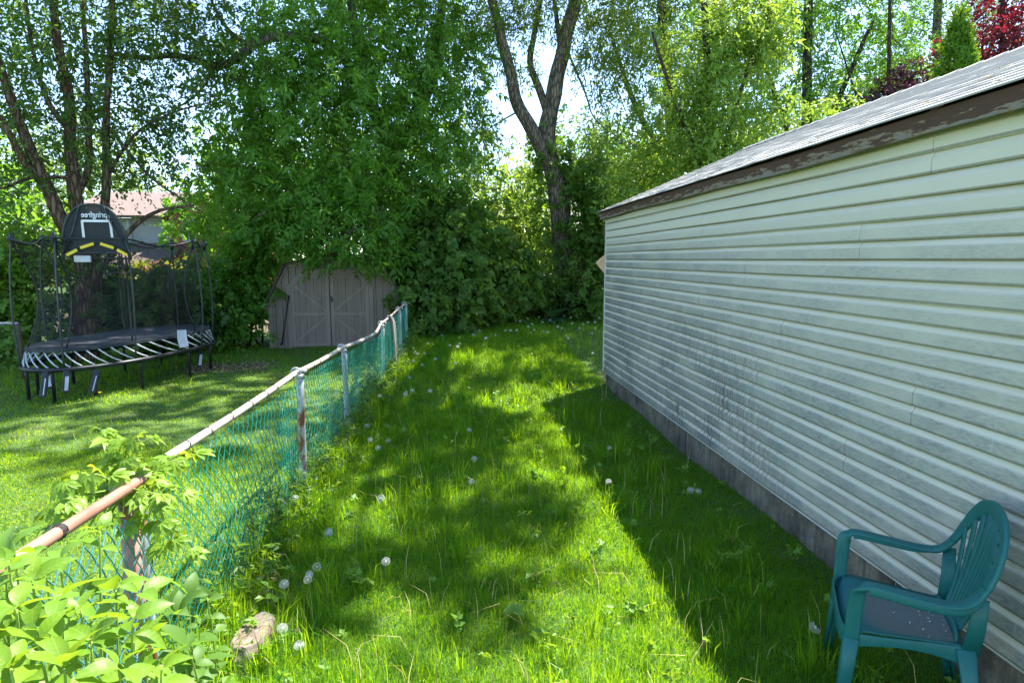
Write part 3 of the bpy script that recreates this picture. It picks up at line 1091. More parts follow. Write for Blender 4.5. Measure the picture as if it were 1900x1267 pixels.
def build_fence():
    root = empty('chain_link_fence', 'sagging green chain link fence with pale top rail between the two lawns', 'fence', (FP[1].x, FP[1].y, gzf(FP[1].x, FP[1].y)))
    off = Vector(root.location)

    def part(mb, name, mat, smooth=True, label=None):
        o = mb.build(name, mat, root, smooth)
        o.location = -off
        if label:
            o['label'] = label
        return o
    # posts
    for i, k in enumerate((0, 1, 2, 4, 5, 6)):
        p = FP[k]
        off_x = 0.03
        bx, by = p.x + off_x, p.y
        zt = p.z - 0.012
        r = 0.030 if k in (0, 1, 2) else 0.027
        mb = MB()
        zb = gzf(bx, by) - 0.3
        lean = 0.01 * math.sin(k * 2.1)
        mb.tube([(bx + lean * (zz - zt), by, zz) for zz in np.linspace(zb, zt, 6)], r, 12)
        part(mb, 'post', M['galv_rust'] if k in (1, 0) else M['galv'])
        # loop cap holding the rail
        mb = MB()
        d = (FP[min(k + 1, 6)] - FP[max(k - 1, 0)]).normalized()
        mb.tube([(bx, by, zt - 0.03), (bx, by, zt - 0.002)], [r + 0.006, r + 0.005], 12)
        ring = []
        up = Vector((0, 0, 1))
        sd_ = d.cross(up).normalized()
        for a in np.linspace(0, 2 * math.pi, 14, endpoint=False):
            ring.append(p + sd_ * math.cos(a) * 0.036 + up * (math.sin(a) * 0.036 + 0.004))
        mb.tube(ring, 0.009, 6, closed=True)
        mb.tube([Vector((bx, by, zt)) - d * 0.03 + sd_ * 0.045 + up * 0.02, Vector((bx, by, zt)) + sd_ * 0.055 + up * 0.035, Vector((bx, by, zt)) + d * 0.03 + sd_ * 0.045 + up * 0.02], 0.008, 6)
        part(mb, 'post_cap', M['galv'])
    # top rail
    mb = MB()
    pts = []
    for a, b in zip(FP[:-1], FP[1:]):
        for t in np.linspace(0, 1, 5)[:-1]:
            q = a.lerp(b, t)
            q.z -= 0.012 * math.sin(math.pi * t)
            pts.append(q)
    pts.append(FP[-1])
    d0 = (pts[0] - pts[1]).normalized()
    pts = [pts[0] + d0 * 0.10] + pts
    mb.tube(pts, [0.0215 if p.y < 9.4 else 0.017 for p in pts], 12)
    part(mb, 'top_rail', M['cream'])
    # sleeve joint
    mb = MB()
    q = FP[0].lerp(FP[1], 0.985)
    mb.tube([q, q + (FP[1] - FP[0]).normalized() * 0.16], 0.0235, 12)
    part(mb, 'rail_sleeve', M['galv'])
    # tie wires on the rail
    y = FP[0].y + 0.15
    while y < 12.4:
        mb = MB()
        c_ = fence_xyz(y)
        c_.z -= 0.008
        tl = random.uniform(-0.02, 0.02)
        pts_ = []
        for a in np.linspace(0, 2.6 * math.pi, 16):
            pts_.append(c_ + Vector((math.cos(a) * 0.0245, 0.0016 * a + tl * math.sin(a), math.sin(a) * 0.0245)))
        pts_ += [c_ + Vector((0.034, 0.01, -0.02)), c_ + Vector((0.022, 0.015, -0.055))]
        mb.tube(pts_, 0.0017, 4)
        part(mb, 'tie_wire', M['wire_dark'])
        y += random.uniform(0.20, 0.42)
    # fabric
    def ptop(s):
        q = fence_xyz(s)
        return q + Vector((0.045, 0, 0))
    nrm = lambda s: Vector((1, 0.03, 0))
    def zb(s):
        q = fence_xyz(s)
        return gzf(q.x, q.y) + 0.02 + 0.03 * math.sin(s * 2.2)
    mb = chain_mesh(ptop, nrm, FP[0].y + 0.10, 12.55, zb, 0.038, 0.100, 0.0026, 3, 0.030, 0.045)
    part(mb, 'wire_mesh', M['wire_green'], False)
    # near stretch: rusty brown pipe on its own post and torn faded wire
    a = at(262, 890, 2.60)
    b = at(-30, 1076, 1.68)
    mb = MB()
    dirv = (b - a).normalized()
    pts = [Vector((a.x + 0.012, a.y + 0.02, a.z - 0.10)), Vector((a.x + 0.012, a.y + 0.02, a.z - 0.035)), a + Vector((0.006, 0.012, -0.006)), a + dirv * 0.035 + Vector((0, 0, 0.004)), a + dirv * 0.09]
    pts += [a + dirv * t for t in (0.3, 0.6, (b - a).length, (b - a).length + 0.6)]
    mb.tube(pts, 0.0215, 12)
    part(mb, 'top_rail', M['brown_pipe'], True, 'rust brown bent pipe rail nearest the shrub')
    mb = MB()
    q = a + Vector((-0.045, -0.03, 0))
    mb.tube([(q.x, q.y, gzf(q.x, q.y) - 0.2), (q.x, q.y, q.z - 0.03)], 0.036, 12)
    part(mb, 'post', M['brown_pipe'], True, 'rust brown post beside the grey one')
    mb = MB()
    c_ = a.lerp(b, 0.62)
    pts_ = [c_ + dirv * (0.0012 * t) + Vector((math.cos(t) * 0.024, 0.3 * math.sin(t) * 0.024, math.sin(t) * 0.024)) for t in np.linspace(0, 6.283 * 3.5, 36)]
    pts_ += [c_ + Vector((-0.03, 0.01, 0.02)), c_ + Vector((-0.06, 0.02, 0.0))]
    mb.tube(pts_, 0.0018, 4)
    part(mb, 'tie_wire', M['wire_dark'])
    def ptop2(s):
        t = (s - a.y) / (b.y - a.y)
        q = a.lerp(b, t)
        return q + Vector((0.03, 0, -0.07 - 0.02 * math.sin(s * 5)))
    mb = chain_mesh(ptop2, nrm, 1.45, a.y + 0.03, lambda s: 0.02, 0.036, 0.090, 0.0030, 9, 0.02, 0.03, 6)
    part(mb, 'wire_mesh', M['wire_blue'], False, 'faded blue green wire on the near panel')
    return root


build_fence()

# cloth strip hung over the rail near its far end
mb = MB()
q = fence_xyz(10.35)
prof = []
for k, (dx, dz) in enumerate([(-0.05, -0.25), (-0.04, -0.08), (-0.012, 0.022), (0.03, 0.018), (0.07, -0.08), (0.085, -0.30), (0.095, -0.55), (0.105, -0.80), (0.11, -0.92)]):
    prof.append(Vector((q.x + dx, q.y, q.z + dz)))
mb.sweep(prof, [0.10, 0.10, 0.10, 0.10, 0.11, 0.13, 0.15, 0.14, 0.11], [0.02, 0.02, 0.02, 0.02, 0.03, 0.035, 0.03, 0.03, 0.025], [(0, 1, 0)] * 9, 12, 0.7)
mb.sweep([p + Vector((0.02, 0.07, -0.02)) for p in prof[2:]], [0.05] * 7, [0.02] * 7, [(0, 1, 0)] * 7, 8, 0.8)
tag(mb.build('cloth_strip', M['rag'], None, True), 'weathered tan cloth strip hanging over the green fence', 'cloth')

# chain link fence at the left side of the neighbour yard and across the back
M['wire_dull'] = nmat('dull_green_wire', [(0.3, (0.01, 0.07, 0.05)), (0.7, (0.03, 0.13, 0.10))], 6, 0.5)


def simple_fence(a, b, h, label, nposts, wmat, cell=0.07):
    a, b = Vector(a), Vector(b)
    root = empty('chain_link_fence', label, 'fence', a)
    L = (b - a).length
    d = (b - a) / L
    nr = Vector((d.y, -d.x, 0)).normalized()
    for i in range(nposts):
        p = d * (L * i / (nposts - 1))
        mb = MB()
        mb.tube([(p.x, p.y, -0.2), (p.x, p.y, h)], 0.027, 8)
        mb.build('post', M['dark_wood'] if wmat is M['wire_dull'] else M['galv'], root, True)
    mb = MB()
    mb.tube([Vector((0, 0, h)), d * L + Vector((0, 0, h))], 0.02, 8)
    mb.build('top_rail', M['galv'], root, True)
    mb = chain_mesh(lambda s: d * s + Vector((0, 0, h)) + nr * 0.035, lambda s: nr, 0.0, L, lambda s: 0.02, cell, cell * 1.3, 0.0024, 5, 0.02, 0.02, 3)
    mb.build('wire_mesh', wmat, root)
    return root


pl = gp(40, 712, 0.0)
simple_fence((pl.x - 4.0, pl.y + 0.9, 0), (pl.x - 0.15, pl.y + 0.3, 0), 0.92, 'dull green chain link fence end at the left of the trampoline', 3, M['wire_dull'])
simple_fence((-0.6, 18.6, 0.3), (5.2, 18.6, 0.3), 1.15, 'grey wire fence in deep shade below the ivy covered tree', 4, M['galv'], 0.09)

# ------------------------------------------------------------------ shed
def planky(name, c0, c1):
    return nmat(name, [(0.3, c0), (0.7, c1)], 3, 0.8, (4, 4, 0.5), 0.1)


M['shed'] = planky('faded_taupe_paint', (0.17, 0.135, 0.105), (0.23, 0.185, 0.145))
M['shed_trim'] = planky('taupe_trim_paint', (0.205, 0.165, 0.13), (0.265, 0.215, 0.17))
M['shed_roof'] = nmat('dark_brown_shingle', [(0.3, (0.05, 0.035, 0.03)), (0.7, (0.09, 0.065, 0.055))], 14, 0.95)
M['black_metal'] = nmat('black_metal', [(0.3, (0.012, 0.012, 0.014)), (0.7, (0.03, 0.03, 0.034))], 10, 0.45)


def build_shed():
    Y = 14.0
    def X(px):
        return at(px, 560, Y).x
    def Z(py, px=620):
        return at(px, py, Y).z
    xl, xr = X(497), X(752)
    xm = X(624)
    xr = xm + (xm - xl)
    zb = -0.02
    ze, zk, zp = Z(566), Z(491), Z(472)
    kx = xm - X(534)
    root = empty('garden_shed', 'taupe barn shaped garden shed with double doors under the low branches', 'shed', (xm, Y, 0))
    off = Vector((xm, Y, 0))
    hw = xm - xl

    def roof_z(x):
        a = abs(x)
        if a > kx:
            return ze + (zk - ze) * (hw - a) / (hw - kx)
        return zk + (zp - zk) * (kx - a) / kx
    depth = 2.4
    # body
    mb = MB()
    poly = [(-hw, 0, zb), (hw, 0, zb), (hw, 0, ze), (kx, 0, zk), (0, 0, zp), (-kx, 0, zk), (-hw, 0, ze)]
    mb.extrude([(x * 0.985, 0, z - 0.02 if z > 0.2 else z) for x, _, z in poly], (0, 0.03, 0), (0, depth, 0))
    mb.build('wall', M['shed'], root)
    # vertical planks of the front
    pw = 0.155
    x = -hw
    while x < hw - 0.01:
        x2 = min(x + pw, hw)
        za, zc = roof_z(x) - 0.012, roof_z(x2) - 0.012
        g = 0.006
        mb = MB()
        pts = [(x + g, 0, zb), (x2 - g, 0, zb), (x2 - g, 0, zc)]
        if x < 0 < x2:
            pts.append((0, 0, zp - 0.012))
        if x < -kx < x2:
            pts.append((-kx, 0, zk - 0.012))
        if x < kx < x2:
            pts.append((kx, 0, zk - 0.012))
        pts.append((x + g, 0, za))
        mb.extrude(pts, (0, 0.0, 0), (0, 0.028, 0))
        mb.build('plank', M['shed'], root)
        x = x2
    # roof slabs
    ov = 0.10
    for sg in (-1, 1):
        for (x0, z0), (x1, z1) in (((hw + 0.06, ze - 0.07), (kx, zk)), ((kx, zk), (0, zp))):
            mb = MB()
            a, b = Vector((sg * x0, 0, z0)), Vector((sg * x1, 0, z1))
            n = Vector((-(b - a).z, 0, (b - a).x)).normalized()
            n = n if n.z > 0 else -n
            mb.extrude([a, b, b + n * 0.045, a + n * 0.045], (0, -ov, 0), (0, depth + 0.1, 0))
            mb.build('roof', M['shed_roof'], root)
            mb = MB()
            mb.beam(a + Vector((0, -0.012, -0.035)), b + Vector((0, -0.012, -0.035)), 0.075, 0.022, (0, 1, 0))
            mb.build('rake_trim', M['shed_trim'], root)
    # corner trims
    for sx in (-1, 1):
        mb = MB()
        mb.box((sx * (hw - 0.045), -0.012, (zb + ze) / 2), (0.09, 0.022, ze - zb - 0.02))
        mb.build('trim', M['shed_trim'], root)
    # door casing
    xd0, xdm, xd1 = X(541) - xm, X(613) - xm, X(685) - xm
    zt = Z(509)
    cc = 0.26
    for a, b in (((xd0 - 0.05, zb), (xd0 - 0.05, zt - cc)), ((xd1 + 0.05, zb), (xd1 + 0.05, zt - cc)), ((xd0 + cc, zt + 0.05), (xd1 - cc, zt + 0.05)),
                 ((xd0 - 0.03, zt - cc), (xd0 + cc, zt + 0.04)), ((xd1 + 0.03, zt - cc), (xd1 - cc, zt + 0.04))):
        mb = MB()
        mb.beam((a[0], -0.014, a[1]), (b[0], -0.014, b[1]), 0.09, 0.026, (0, 1, 0))
        mb.build('door_casing', M['shed_trim'], root)
    # dark reveal behind the doors' gaps
    for (xa, xb, sg) in ((xd0, xdm - 0.012, -1), (xdm + 0.012, xd1, 1)):
        mb = MB()
        if sg < 0:
            poly = [(xa, 0, zb + 0.04), (xb, 0, zb + 0.04), (xb, 0, zt), (xa + cc, 0, zt), (xa, 0, zt - cc)]
        else:
            poly = [(xa, 0, zb + 0.04), (xb, 0, zb + 0.04), (xb, 0, zt - cc), (xb - cc, 0, zt), (xa, 0, zt)]
        mb.extrude(poly, (0, -0.008, 0), (0, -0.002, 0))
        d = mb.build('door', M['shed_trim'], root)
        # planks of the door
        wd = (xb - xa) / 5
        for i in range(5):
            x0, x1 = xa + wd * i, xa + wd * (i + 1)
            def ztop(x):
                if sg < 0:
                    return min(zt, zt - cc + (x - xa))
                return min(zt, zt - cc + (xb - x))
            mb = MB()
            mb.extrude([(x0 + 0.004, 0, zb + 0.05), (x1 - 0.004, 0, zb + 0.05), (x1 - 0.004, 0, ztop(x1) - 0.01), (x0 + 0.004, 0, ztop(x0) - 0.01)], (0, -0.022, 0), (0, -0.009, 0))
            mb.build('plank', M['shed'], d)
        zm = zb + (zt - zb) * 0.47
        t = 0.075
        for (p, q) in (((xa + t / 2, zb + 0.05), (xa + t / 2, zt - cc if sg < 0 else zt)), ((xb - t / 2, zb + 0.05), (xb - t / 2, zt if sg < 0 else zt - cc)),
                       ((xa + t, zb + 0.09), (xb - t, zb + 0.09)), ((xa + t, zm), (xb - t, zm)), ((xa + (cc if sg < 0 else t), zt - 0.045), (xb - (t if sg < 0 else cc), zt - 0.045))):
            mb = MB()
            mb.beam((p[0], -0.030, p[1]), (q[0], -0.030, q[1]), t, 0.015, (0, 1, 0))
            mb.build('door_trim', M['shed_trim'], d)
        ia, ib = (xa + t, xb - t)
        if sg > 0:
            ia, ib = ib, ia
        for (p, q) in (((ia, zt - cc + 0.02), (ib, zm + 0.06)), ((ia, zb + 0.14), (ib, zm - 0.06))):
            mb = MB()
            mb.beam((p[0], -0.0285, p[1]), (q[0], -0.0285, q[1]), 0.06, 0.012, (0, 1, 0))
            mb.build('brace', M['shed_trim'], d)
        if sg > 0:
            mb = MB()
            mb.box((xa + 0.03, -0.05, Z(556)), (0.035, 0.03, 0.09))
            mb.tube([(xa + 0.03, -0.05, Z(556) + 0.045), (xa + 0.015, -0.055, Z(556) + 0.08), (xa - 0.01, -0.05, Z(556) + 0.05)], 0.008, 6)
            mb.build('padlock', M['black_metal'], d)
    # dark strip in the gap of the doors
    mb = MB()
    mb.box((xdm, -0.004, (zb + zt) / 2), (0.02, 0.004, zt - zb - 0.08))
    mb.build('door_gap', M['black_metal'], root)
    # small vent near the peak
    mb = MB()
    mb.box((-0.11 + 0.1, -0.012, Z(497)), (0.07, 0.02, 0.07))
    mb.build('vent', M['black_metal'], root)
    return root


build_shed()
# long handled tool leaning on the shed
a, b = at(523, 640, 13.72), at(536, 548, 13.95)
mb = MB()
mb.tube([a, a.lerp(b, 0.5), b], [0.018, 0.017, 0.016], 8)
mb.box(a + Vector((0, 0, 0.03)), (0.03, 0.13, 0.06))
tag(mb.build('garden_rake', M['black_metal'], None, True), 'dark long handled garden tool leaning on the taupe shed', 'garden tool')

# ------------------------------------------------------------------ trampoline
M['mat'] = nmat('black_jumping_mat', [(0.35, (0.020, 0.024, 0.030)), (0.60, (0.045, 0.050, 0.056)), (0.70, (0.075, 0.068, 0.055)), (0.78, (0.15, 0.10, 0.06))], 9, 0.6, detail=10)
M['rod'] = nmat('grey_fibreglass_rod', [(0.3, (0.42, 0.45, 0.47)), (0.7, (0.58, 0.60, 0.62))], 9, 0.4)
M['frame'] = nmat('black_steel_tube', [(0.3, (0.010, 0.010, 0.012)), (0.7, (0.028, 0.028, 0.032))], 9, 0.4)
M['pole'] = nmat('dark_grey_pole', [(0.3, (0.02, 0.022, 0.026)), (0.7, (0.05, 0.055, 0.062))], 9, 0.35)
M['white_tag'] = nmat('white_tag', [(0.3, (0.34, 0.35, 0.37)), (0.7, (0.50, 0.51, 0.53))], 9, 0.5)
M['yellow'] = nmat('yellow_strip', [(0.3, (0.70, 0.50, 0.02)), (0.7, (0.80, 0.60, 0.03))], 9, 0.5)
M['white_print'] = nmat('white_print', [(0.3, (0.70, 0.71, 0.73)), (0.7, (0.80, 0.80, 0.82))], 9, 0.6)


def net_mat(name, opac, col=(0.012, 0.014, 0.018)):
    m, t, b = new_mat(name)
    b.inputs['Base Color'].default_value = (*col, 1)
    b.inputs['Roughness'].default_value = 0.6
    v = coords(t)
    f = noise_tex(t, v, 2.2, 3)
    tr = N(t, 'ShaderNodeBsdfTransparent')
    mx = N(t, 'ShaderNodeMixShader')
    k = math_n(t, 'ADD', opac - 0.12, math_n(t, 'MULTIPLY', f, 0.24), True)
    t.links.new(k, mx.inputs[0])
    t.links.new(tr.outputs[0], mx.inputs[1])
    t.links.new(b.outputs[0], mx.inputs[2])
    t.links.new(mx.outputs[0], t.nodes['Material Output'].inputs[0])
    return m


M['net'] = net_mat('black_safety_net', 0.27, (0.004, 0.005, 0.006))
M['net_dense'] = net_mat('dark_hoop_fabric', 0.86, (0.016, 0.022, 0.034))


def build_trampoline():
    C0 = Vector((-5.06, 10.40, 0))
    ang = 1.307            # long axis direction
    root = empty('trampoline', 'black oval trampoline with safety net and hoop on the neighbour lawn', 'trampoline', (C0.x, C0.y, 0), ang)
    A, B = 1.63, 0.71                        # half axes of the mat
    ZM, ZF = 0.74, 0.46
    AF, BF = A + 0.05, B + 0.05

    def ell(a, ax, bx, p=2.35):
        c, s_ = math.cos(a), math.sin(a)
        return math.copysign(abs(c) ** (2 / p), c) * ax, math.copysign(abs(s_) ** (2 / p), s_) * bx
    n = 64
    # mat with turned edge
    mb = MB()
    vs = [(0, 0, ZM - 0.012)]
    rings = [0.35, 0.7, 0.96, 1.0]
    for r in rings:
        for k in range(n):
            x, y = ell(2 * math.pi * k / n, A * r, B * r)
            vs.append((x, y, ZM - 0.012 * (1 - r)))
    for k in range(n):
        x, y = ell(2 * math.pi * k / n, A * 1.0, B * 1.0)
        vs.append((x, y, ZM - 0.045))
    fs = [(0, 1 + k, 1 + (k + 1) % n) for k in range(n)]
    for r in range(4):
        for k in range(n):
            a = 1 + r * n
            fs.append((a + k, a + n + k, a + n + (k + 1) % n, a + (k + 1) % n))
    mb.add(vs, fs)
    mb.build('mat', M['mat'], root)
    # frame ring
    mb = MB()
    pts = [(*ell(2 * math.pi * k / n, AF, BF), ZF) for k in range(n)]
    mb.tube(pts, 0.032, 8, closed=True)
    mb.build('frame', M['frame'], root, True)
    # rods, slanting round the rim
    nr = 44
    for k in range(nr):
        a = 2 * math.pi * (k + 0.5) / nr
        x0, y0 = ell(a, A * 0.985, B * 0.985)
        a2 = a + 0.24
        x1, y1 = ell(a2, AF * 0.995, BF * 0.995)
        p0, p1 = Vector((x0, y0, ZM - 0.04)), Vector((x1, y1, ZF + 0.03))
        mid = p0.lerp(p1, 0.5) + Vector((x0, y0, 0)).normalized() * 0.035 + Vector((0, 0, -0.03))
        pts = []
        for t in np.linspace(0, 1, 6):
            pts.append(p0 * (1 - t) ** 2 + mid * 2 * t * (1 - t) + p1 * t * t)
        mb = MB()
        mb.tube(pts, 0.0105, 6)
        mb.build('rod', M['rod'], root, True)
    # legs: pairs joined in a U along the rim
    for k in range(12):
        a = 2 * math.pi * (k + 0.35) / 12
        x, y = ell(a, AF * 0.97, BF * 0.97)
        spl = 1.0
        mb = MB()
        wx, wy = math.cos(root.rotation_euler.z) * x - math.sin(root.rotation_euler.z) * y + C0.x, math.sin(root.rotation_euler.z) * x + math.cos(root.rotation_euler.z) * y + C0.y
        zg = gzf(wx, wy) - 0.03
        mb.tube([(x, y, ZF), (x, y, ZF - 0.10), (x * spl, y * spl, zg)], 0.022, 8)
        lg = mb.build('leg', M['frame'], root, True)
    # slanted ladder-like feet on the near left with white stickers
    inv = Matrix.Rotation(-ang, 3, 'Z')
    for (px0, py0, px1, py1, yy, wt) in ((85, 690, 79, 737, 8.55, False), (124, 688, 122, 728, 8.72, True), (181, 686, 170, 729, 8.75, False), (93, 688, 92, 720, 8.9, True), (373, 650, 370, 680, 11.05, True)):
        p0, p1 = at(px0, py0, yy), at(px1, py1, yy - 0.12)
        q0, q1 = inv @ (p0 - C0), inv @ (p1 - C0)
        mb = MB()
        mb.beam(q0, q1, 0.075, 0.03, inv @ Vector((0, -1, 0)))
        o = mb.build('leg', M['frame'], root, False, 0.006)
        mb = MB()
        mb.beam(q0.lerp(q1, 0.25) + inv @ Vector((0.015, -0.018, 0)), q0.lerp(q1, 0.9) + inv @ Vector((0.015, -0.018, 0)), 0.045 if wt else 0.012, 0.004, inv @ Vector((0, -1, 0)))
        mb.build('sticker', M['white_tag'] if wt else M['rod'], o)
    # net poles
    ZT = 2.22
    npole = 8
    tops = []
    for k in range(npole):
        a = 2 * math.pi * (k + 0.5) / npole
        x0, y0 = ell(a, AF, BF)
        x1, y1 = ell(a, AF * 1.035, BF * 1.10)
        x2, y2 = ell(a, A * 1.0, B * 1.04)
        P_ = []
        for t in np.linspace(0, 1, 12):
            bow = 4 * t * (1 - t)
            x = x0 * (1 - t) + x2 * t + (x1 - x0) * bow * 0.9
            y = y0 * (1 - t) + y2 * t + (y1 - y0) * bow * 0.9
            P_.append((x, y, ZF + (ZT + 0.03 - ZF) * t))
        mb = MB()
        mb.tube(P_, 0.014, 6)
        mb.build('net_pole', M['pole'], root, True)
        mb = MB()
        q = Vector(P_[-1])
        mb.tube([q - Vector((0, 0, 0.16)), q + Vector((0, 0, 0.03))], [0.022, 0.026], 8)
        mb.build('pole_sleeve', M['frame'], root, True)
        tops.append(q)
    # net, pinched half way
    rows_, n2 = 14, 96
    vs, fs = [], []
    for j in range(rows_ + 1):
        t = j / rows_
        z = ZM + (ZT - ZM) * t
        for k in range(n2):
            a = 2 * math.pi * k / n2
            ph = (k / n2 * npole - 0.5) % 1.0
            scal = 0.5 - 0.5 * math.cos(2 * math.pi * ph)          # 0 at poles, 1 between them
            f = 0.97 - 0.16 * math.sin(math.pi * t) + 0.075 * t - 0.09 * scal * t * t
            x, y = ell(a, A * f, B * f)
            vs.append((x, y, z - 0.09 * scal * t))
    for j in range(rows_):
        for k in range(n2):
            k2 = (k + 1) % n2
            fs.append((j * n2 + k, j * n2 + k2, (j + 1) * n2 + k2, (j + 1) * n2 + k))
    mb = MB()
    mb.add(vs, fs)
    mb.build('net', M['net'], root, True)
    # padded rim at the top of the net and seams
    mb = MB()
    mb.tube([vs[rows_ * n2 + k] for k in range(n2)], 0.013, 6, closed=True)
    mb.build('net_rim', M['frame'], root, True)
    for k in range(npole):
        kk = int(round((k + 0.5) / npole * n2)) % n2
        mb = MB()
        mb.tube([vs[j * n2 + kk] for j in range(rows_ + 1)], 0.012, 5)
        mb.build('net_seam', M['frame'], root, True)
    # white flap and tag on the near right rim
    p = inv @ (at(338, 628, 9.93) - C0)
    mb = MB()
    d = inv @ Vector((0.05, -0.02, -0.26))
    sd = inv @ Vector((0.8, 0.5, 0))
    mb.sweep([p - d * 0.5 + sd * 0.02, p, p + d * 0.5], [0.13, 0.14, 0.13], [0.012] * 3, [sd] * 3, 8, 0.4)
    mb.build('net_flap', M['white_tag'], root, False)
    # hoop backboard: dark arched fabric panel over the near rim
    pl_, pr_ = at(117, 466, 8.95), at(241, 466, 9.05)
    zt_ = at(182, 380, 9.0).z
    U = (pr_ - pl_)
    W = U.length
    U.normalize()
    Nn = Vector((U.y, -U.x, 0)).normalized()
    z0 = pl_.z - 0.02
    Hh = zt_ - z0
    cen = (pl_ + pr_) / 2
    cen.z = z0

    def bp(u, v, out=0.0):      # u -1..1, v 0..1
        return inv @ (cen + U * (u * W / 2) + Vector((0, 0, v * Hh)) + Nn * (out - 0.10 * (1 - u * u) * 0.6 + 0.10 * v) - C0)

    def arch(u):
        return (1 - abs(u) ** 2.6) ** 0.55
    nu, nv = 24, 10
    vs = []
    for back in (0.0, -0.015):
        for i in range(nu + 1):
            u = -1 + 2 * i / nu
            for j in range(nv + 1):
                vs.append(bp(u, arch(u) * j / nv, back))
    fs = []
    K = (nu + 1) * (nv + 1)
    for i in range(nu):
        for j in range(nv):
            a = i * (nv + 1) + j
            fs += [(a, a + nv + 1, a + nv + 2, a + 1), (K + a, K + a + 1, K + a + nv + 2, K + a + nv + 1)]
    mb = MB()
    mb.add(vs, fs)
    board = mb.build('backboard', M['net_dense'], root, True)
    mb = MB()
    mb.tube([bp(u, arch(u)) for u in np.linspace(-1, 1, 30)], 0.016, 6)
    mb.tube([bp(u, 0.0) for u in np.linspace(-1, 1, 10)], 0.018, 6)
    mb.tube([bp(u, 0.30, 0.03) for u in np.linspace(-0.85, 0.85, 10)], 0.010, 6)
    for sg in (-1, 1):
        mb.tube([bp(sg * 0.98, -0.02, 0.02), bp(sg * 0.62, 0.45, 0.03), bp(sg * 0.36, 0.97, 0.02)], 0.010, 6)
        mb.tube([bp(sg * 1.0, -0.16, 0.02), bp(sg * 0.99, 0.02, 0.0), bp(sg * 0.9, 0.25, 0.0)], 0.022, 6)
    mb.build('backboard_frame', M['pole'], root, True)
    # white target outline
    u0, u1, v0, v1 = -0.36, 0.50, 0.32, 0.66
    mb = MB()
    for (ua, va, ub, vb) in ((u0, v1, u1, v1), (u0, v0, u0 + 0.02, v1), (u1, v0, u1 - 0.0, v1)):
        mb.beam(bp(ua, va, 0.012), bp(ub, vb, 0.012), 0.030, 0.004, inv @ Nn)
    mb.build('target_outline', M['white_print'], board)
    # yellow chevrons
    mb = MB()
    for sg in (-1, 1):
        mb.beam(bp(0.03 + sg * 0.10, 0.19, 0.05), bp(0.03 + sg * 0.50, 0.10, 0.05), 0.038, 0.008, inv @ Nn)
        mb.beam(bp(0.03 + sg * 0.60, 0.06, 0.05), bp(0.03 + sg * 0.90, -0.05, 0.05), 0.038, 0.008, inv @ Nn)
    mb.build('chevron_strip', M['yellow'], board)
    # mirrored lettering (the panel is seen from its back)
    cu = bpy.data.curves.new('lettering', 'FONT')
    cu.body = 'springfree'
    cu.align_x = 'CENTER'
    cu.size = 0.155
    cu.extrude = 0.002
    cu.offset = 0.002
    tmp = bpy.data.objects.new('lettering_tmp', cu)
    COL.objects.link(tmp)
    dg = bpy.context.evaluated_depsgraph_get()
    me = bpy.data.meshes.new_from_object(tmp.evaluated_get(dg))
    bpy.data.objects.remove(tmp)
    wx = max(v.co.x for v in me.vertices) - min(v.co.x for v in me.vertices)
    k = 0.80 * W / 2 * 1.06 / wx
    o3 = bp(0.08, 0.735, 0.016)
    Ui, Ni = inv @ U, inv @ Nn
    for v in me.vertices:
        x, y = -v.co.x * k, v.co.y * k * 1.25
        v.co = o3 + Ui * x + Vector((0, 0, y)) + Ni * v.co.z
    me.materials.clear()
    me.materials.append(M['white_print'])
    me.name = 'lettering'
    link(bpy.data.objects.new('lettering', me), board)
    # hoop ring and its short net hanging inside
    hc = bp(0.25, -0.12, -0.22)
    mb = MB()
    mb.tube([hc + Vector((math.cos(a) * 0.17, math.sin(a) * 0.17, 0)) for a in np.linspace(0, 6.283, 20, endpoint=False)], 0.014, 6, closed=True)
    mb.tube([hc + Vector((math.cos(a) * 0.15, math.sin(a) * 0.15, -0.20)) for a in np.linspace(0, 6.283, 20, endpoint=False)], 0.006, 5, closed=True)
    for a in np.linspace(0, 6.283, 14, endpoint=False):
        mb.tube([hc + Vector((math.cos(a) * 0.17, math.sin(a) * 0.17, 0)), hc + Vector((math.cos(a + 0.4) * 0.15, math.sin(a + 0.4) * 0.15, -0.2))], 0.005, 4)
    mb.build('hoop', M['frame'], root, True)
    mb = MB()
    q = bp(-0.50, -0.13, 0.0)
    mb.box(q, (0.20, 0.04, 0.09), Matrix.Rotation(math.atan2((inv @ U).y, (inv @ U).x), 3, 'Z'))
    mb.build('clamp', M['rod'], root, False, 0.008)
    return root


build_trampoline()

# ------------------------------------------------------------------ foliage machinery
def unit(v):
    return v / np.maximum(np.linalg.norm(v, axis=-1, keepdims=True), 1e-9)


def blob_points(blobs, n, shell=0.45):
    """points in a union of ellipsoids: more of them towards the outside"""
    bl = np.array([[b[0], b[1], b[2], b[3], b[4] if len(b) > 4 else b[3], b[5] if len(b) > 5 else b[3] * 0.8, b[6] if len(b) > 6 else 1.0] for b in blobs], float)
    wgt = (bl[:, 3] * bl[:, 4] * bl[:, 5]) ** 0.85 * bl[:, 6]
    idx = rng.choice(len(bl), n, p=wgt / wgt.sum())
    d = unit(rng.normal(size=(n, 3)))
    r = rng.random(n) ** shell
    p = bl[idx, :3] + d * r[:, None] * bl[idx, 3:6] * (1 + 0.18 * rng.normal(size=(n, 1)))
    return p, d


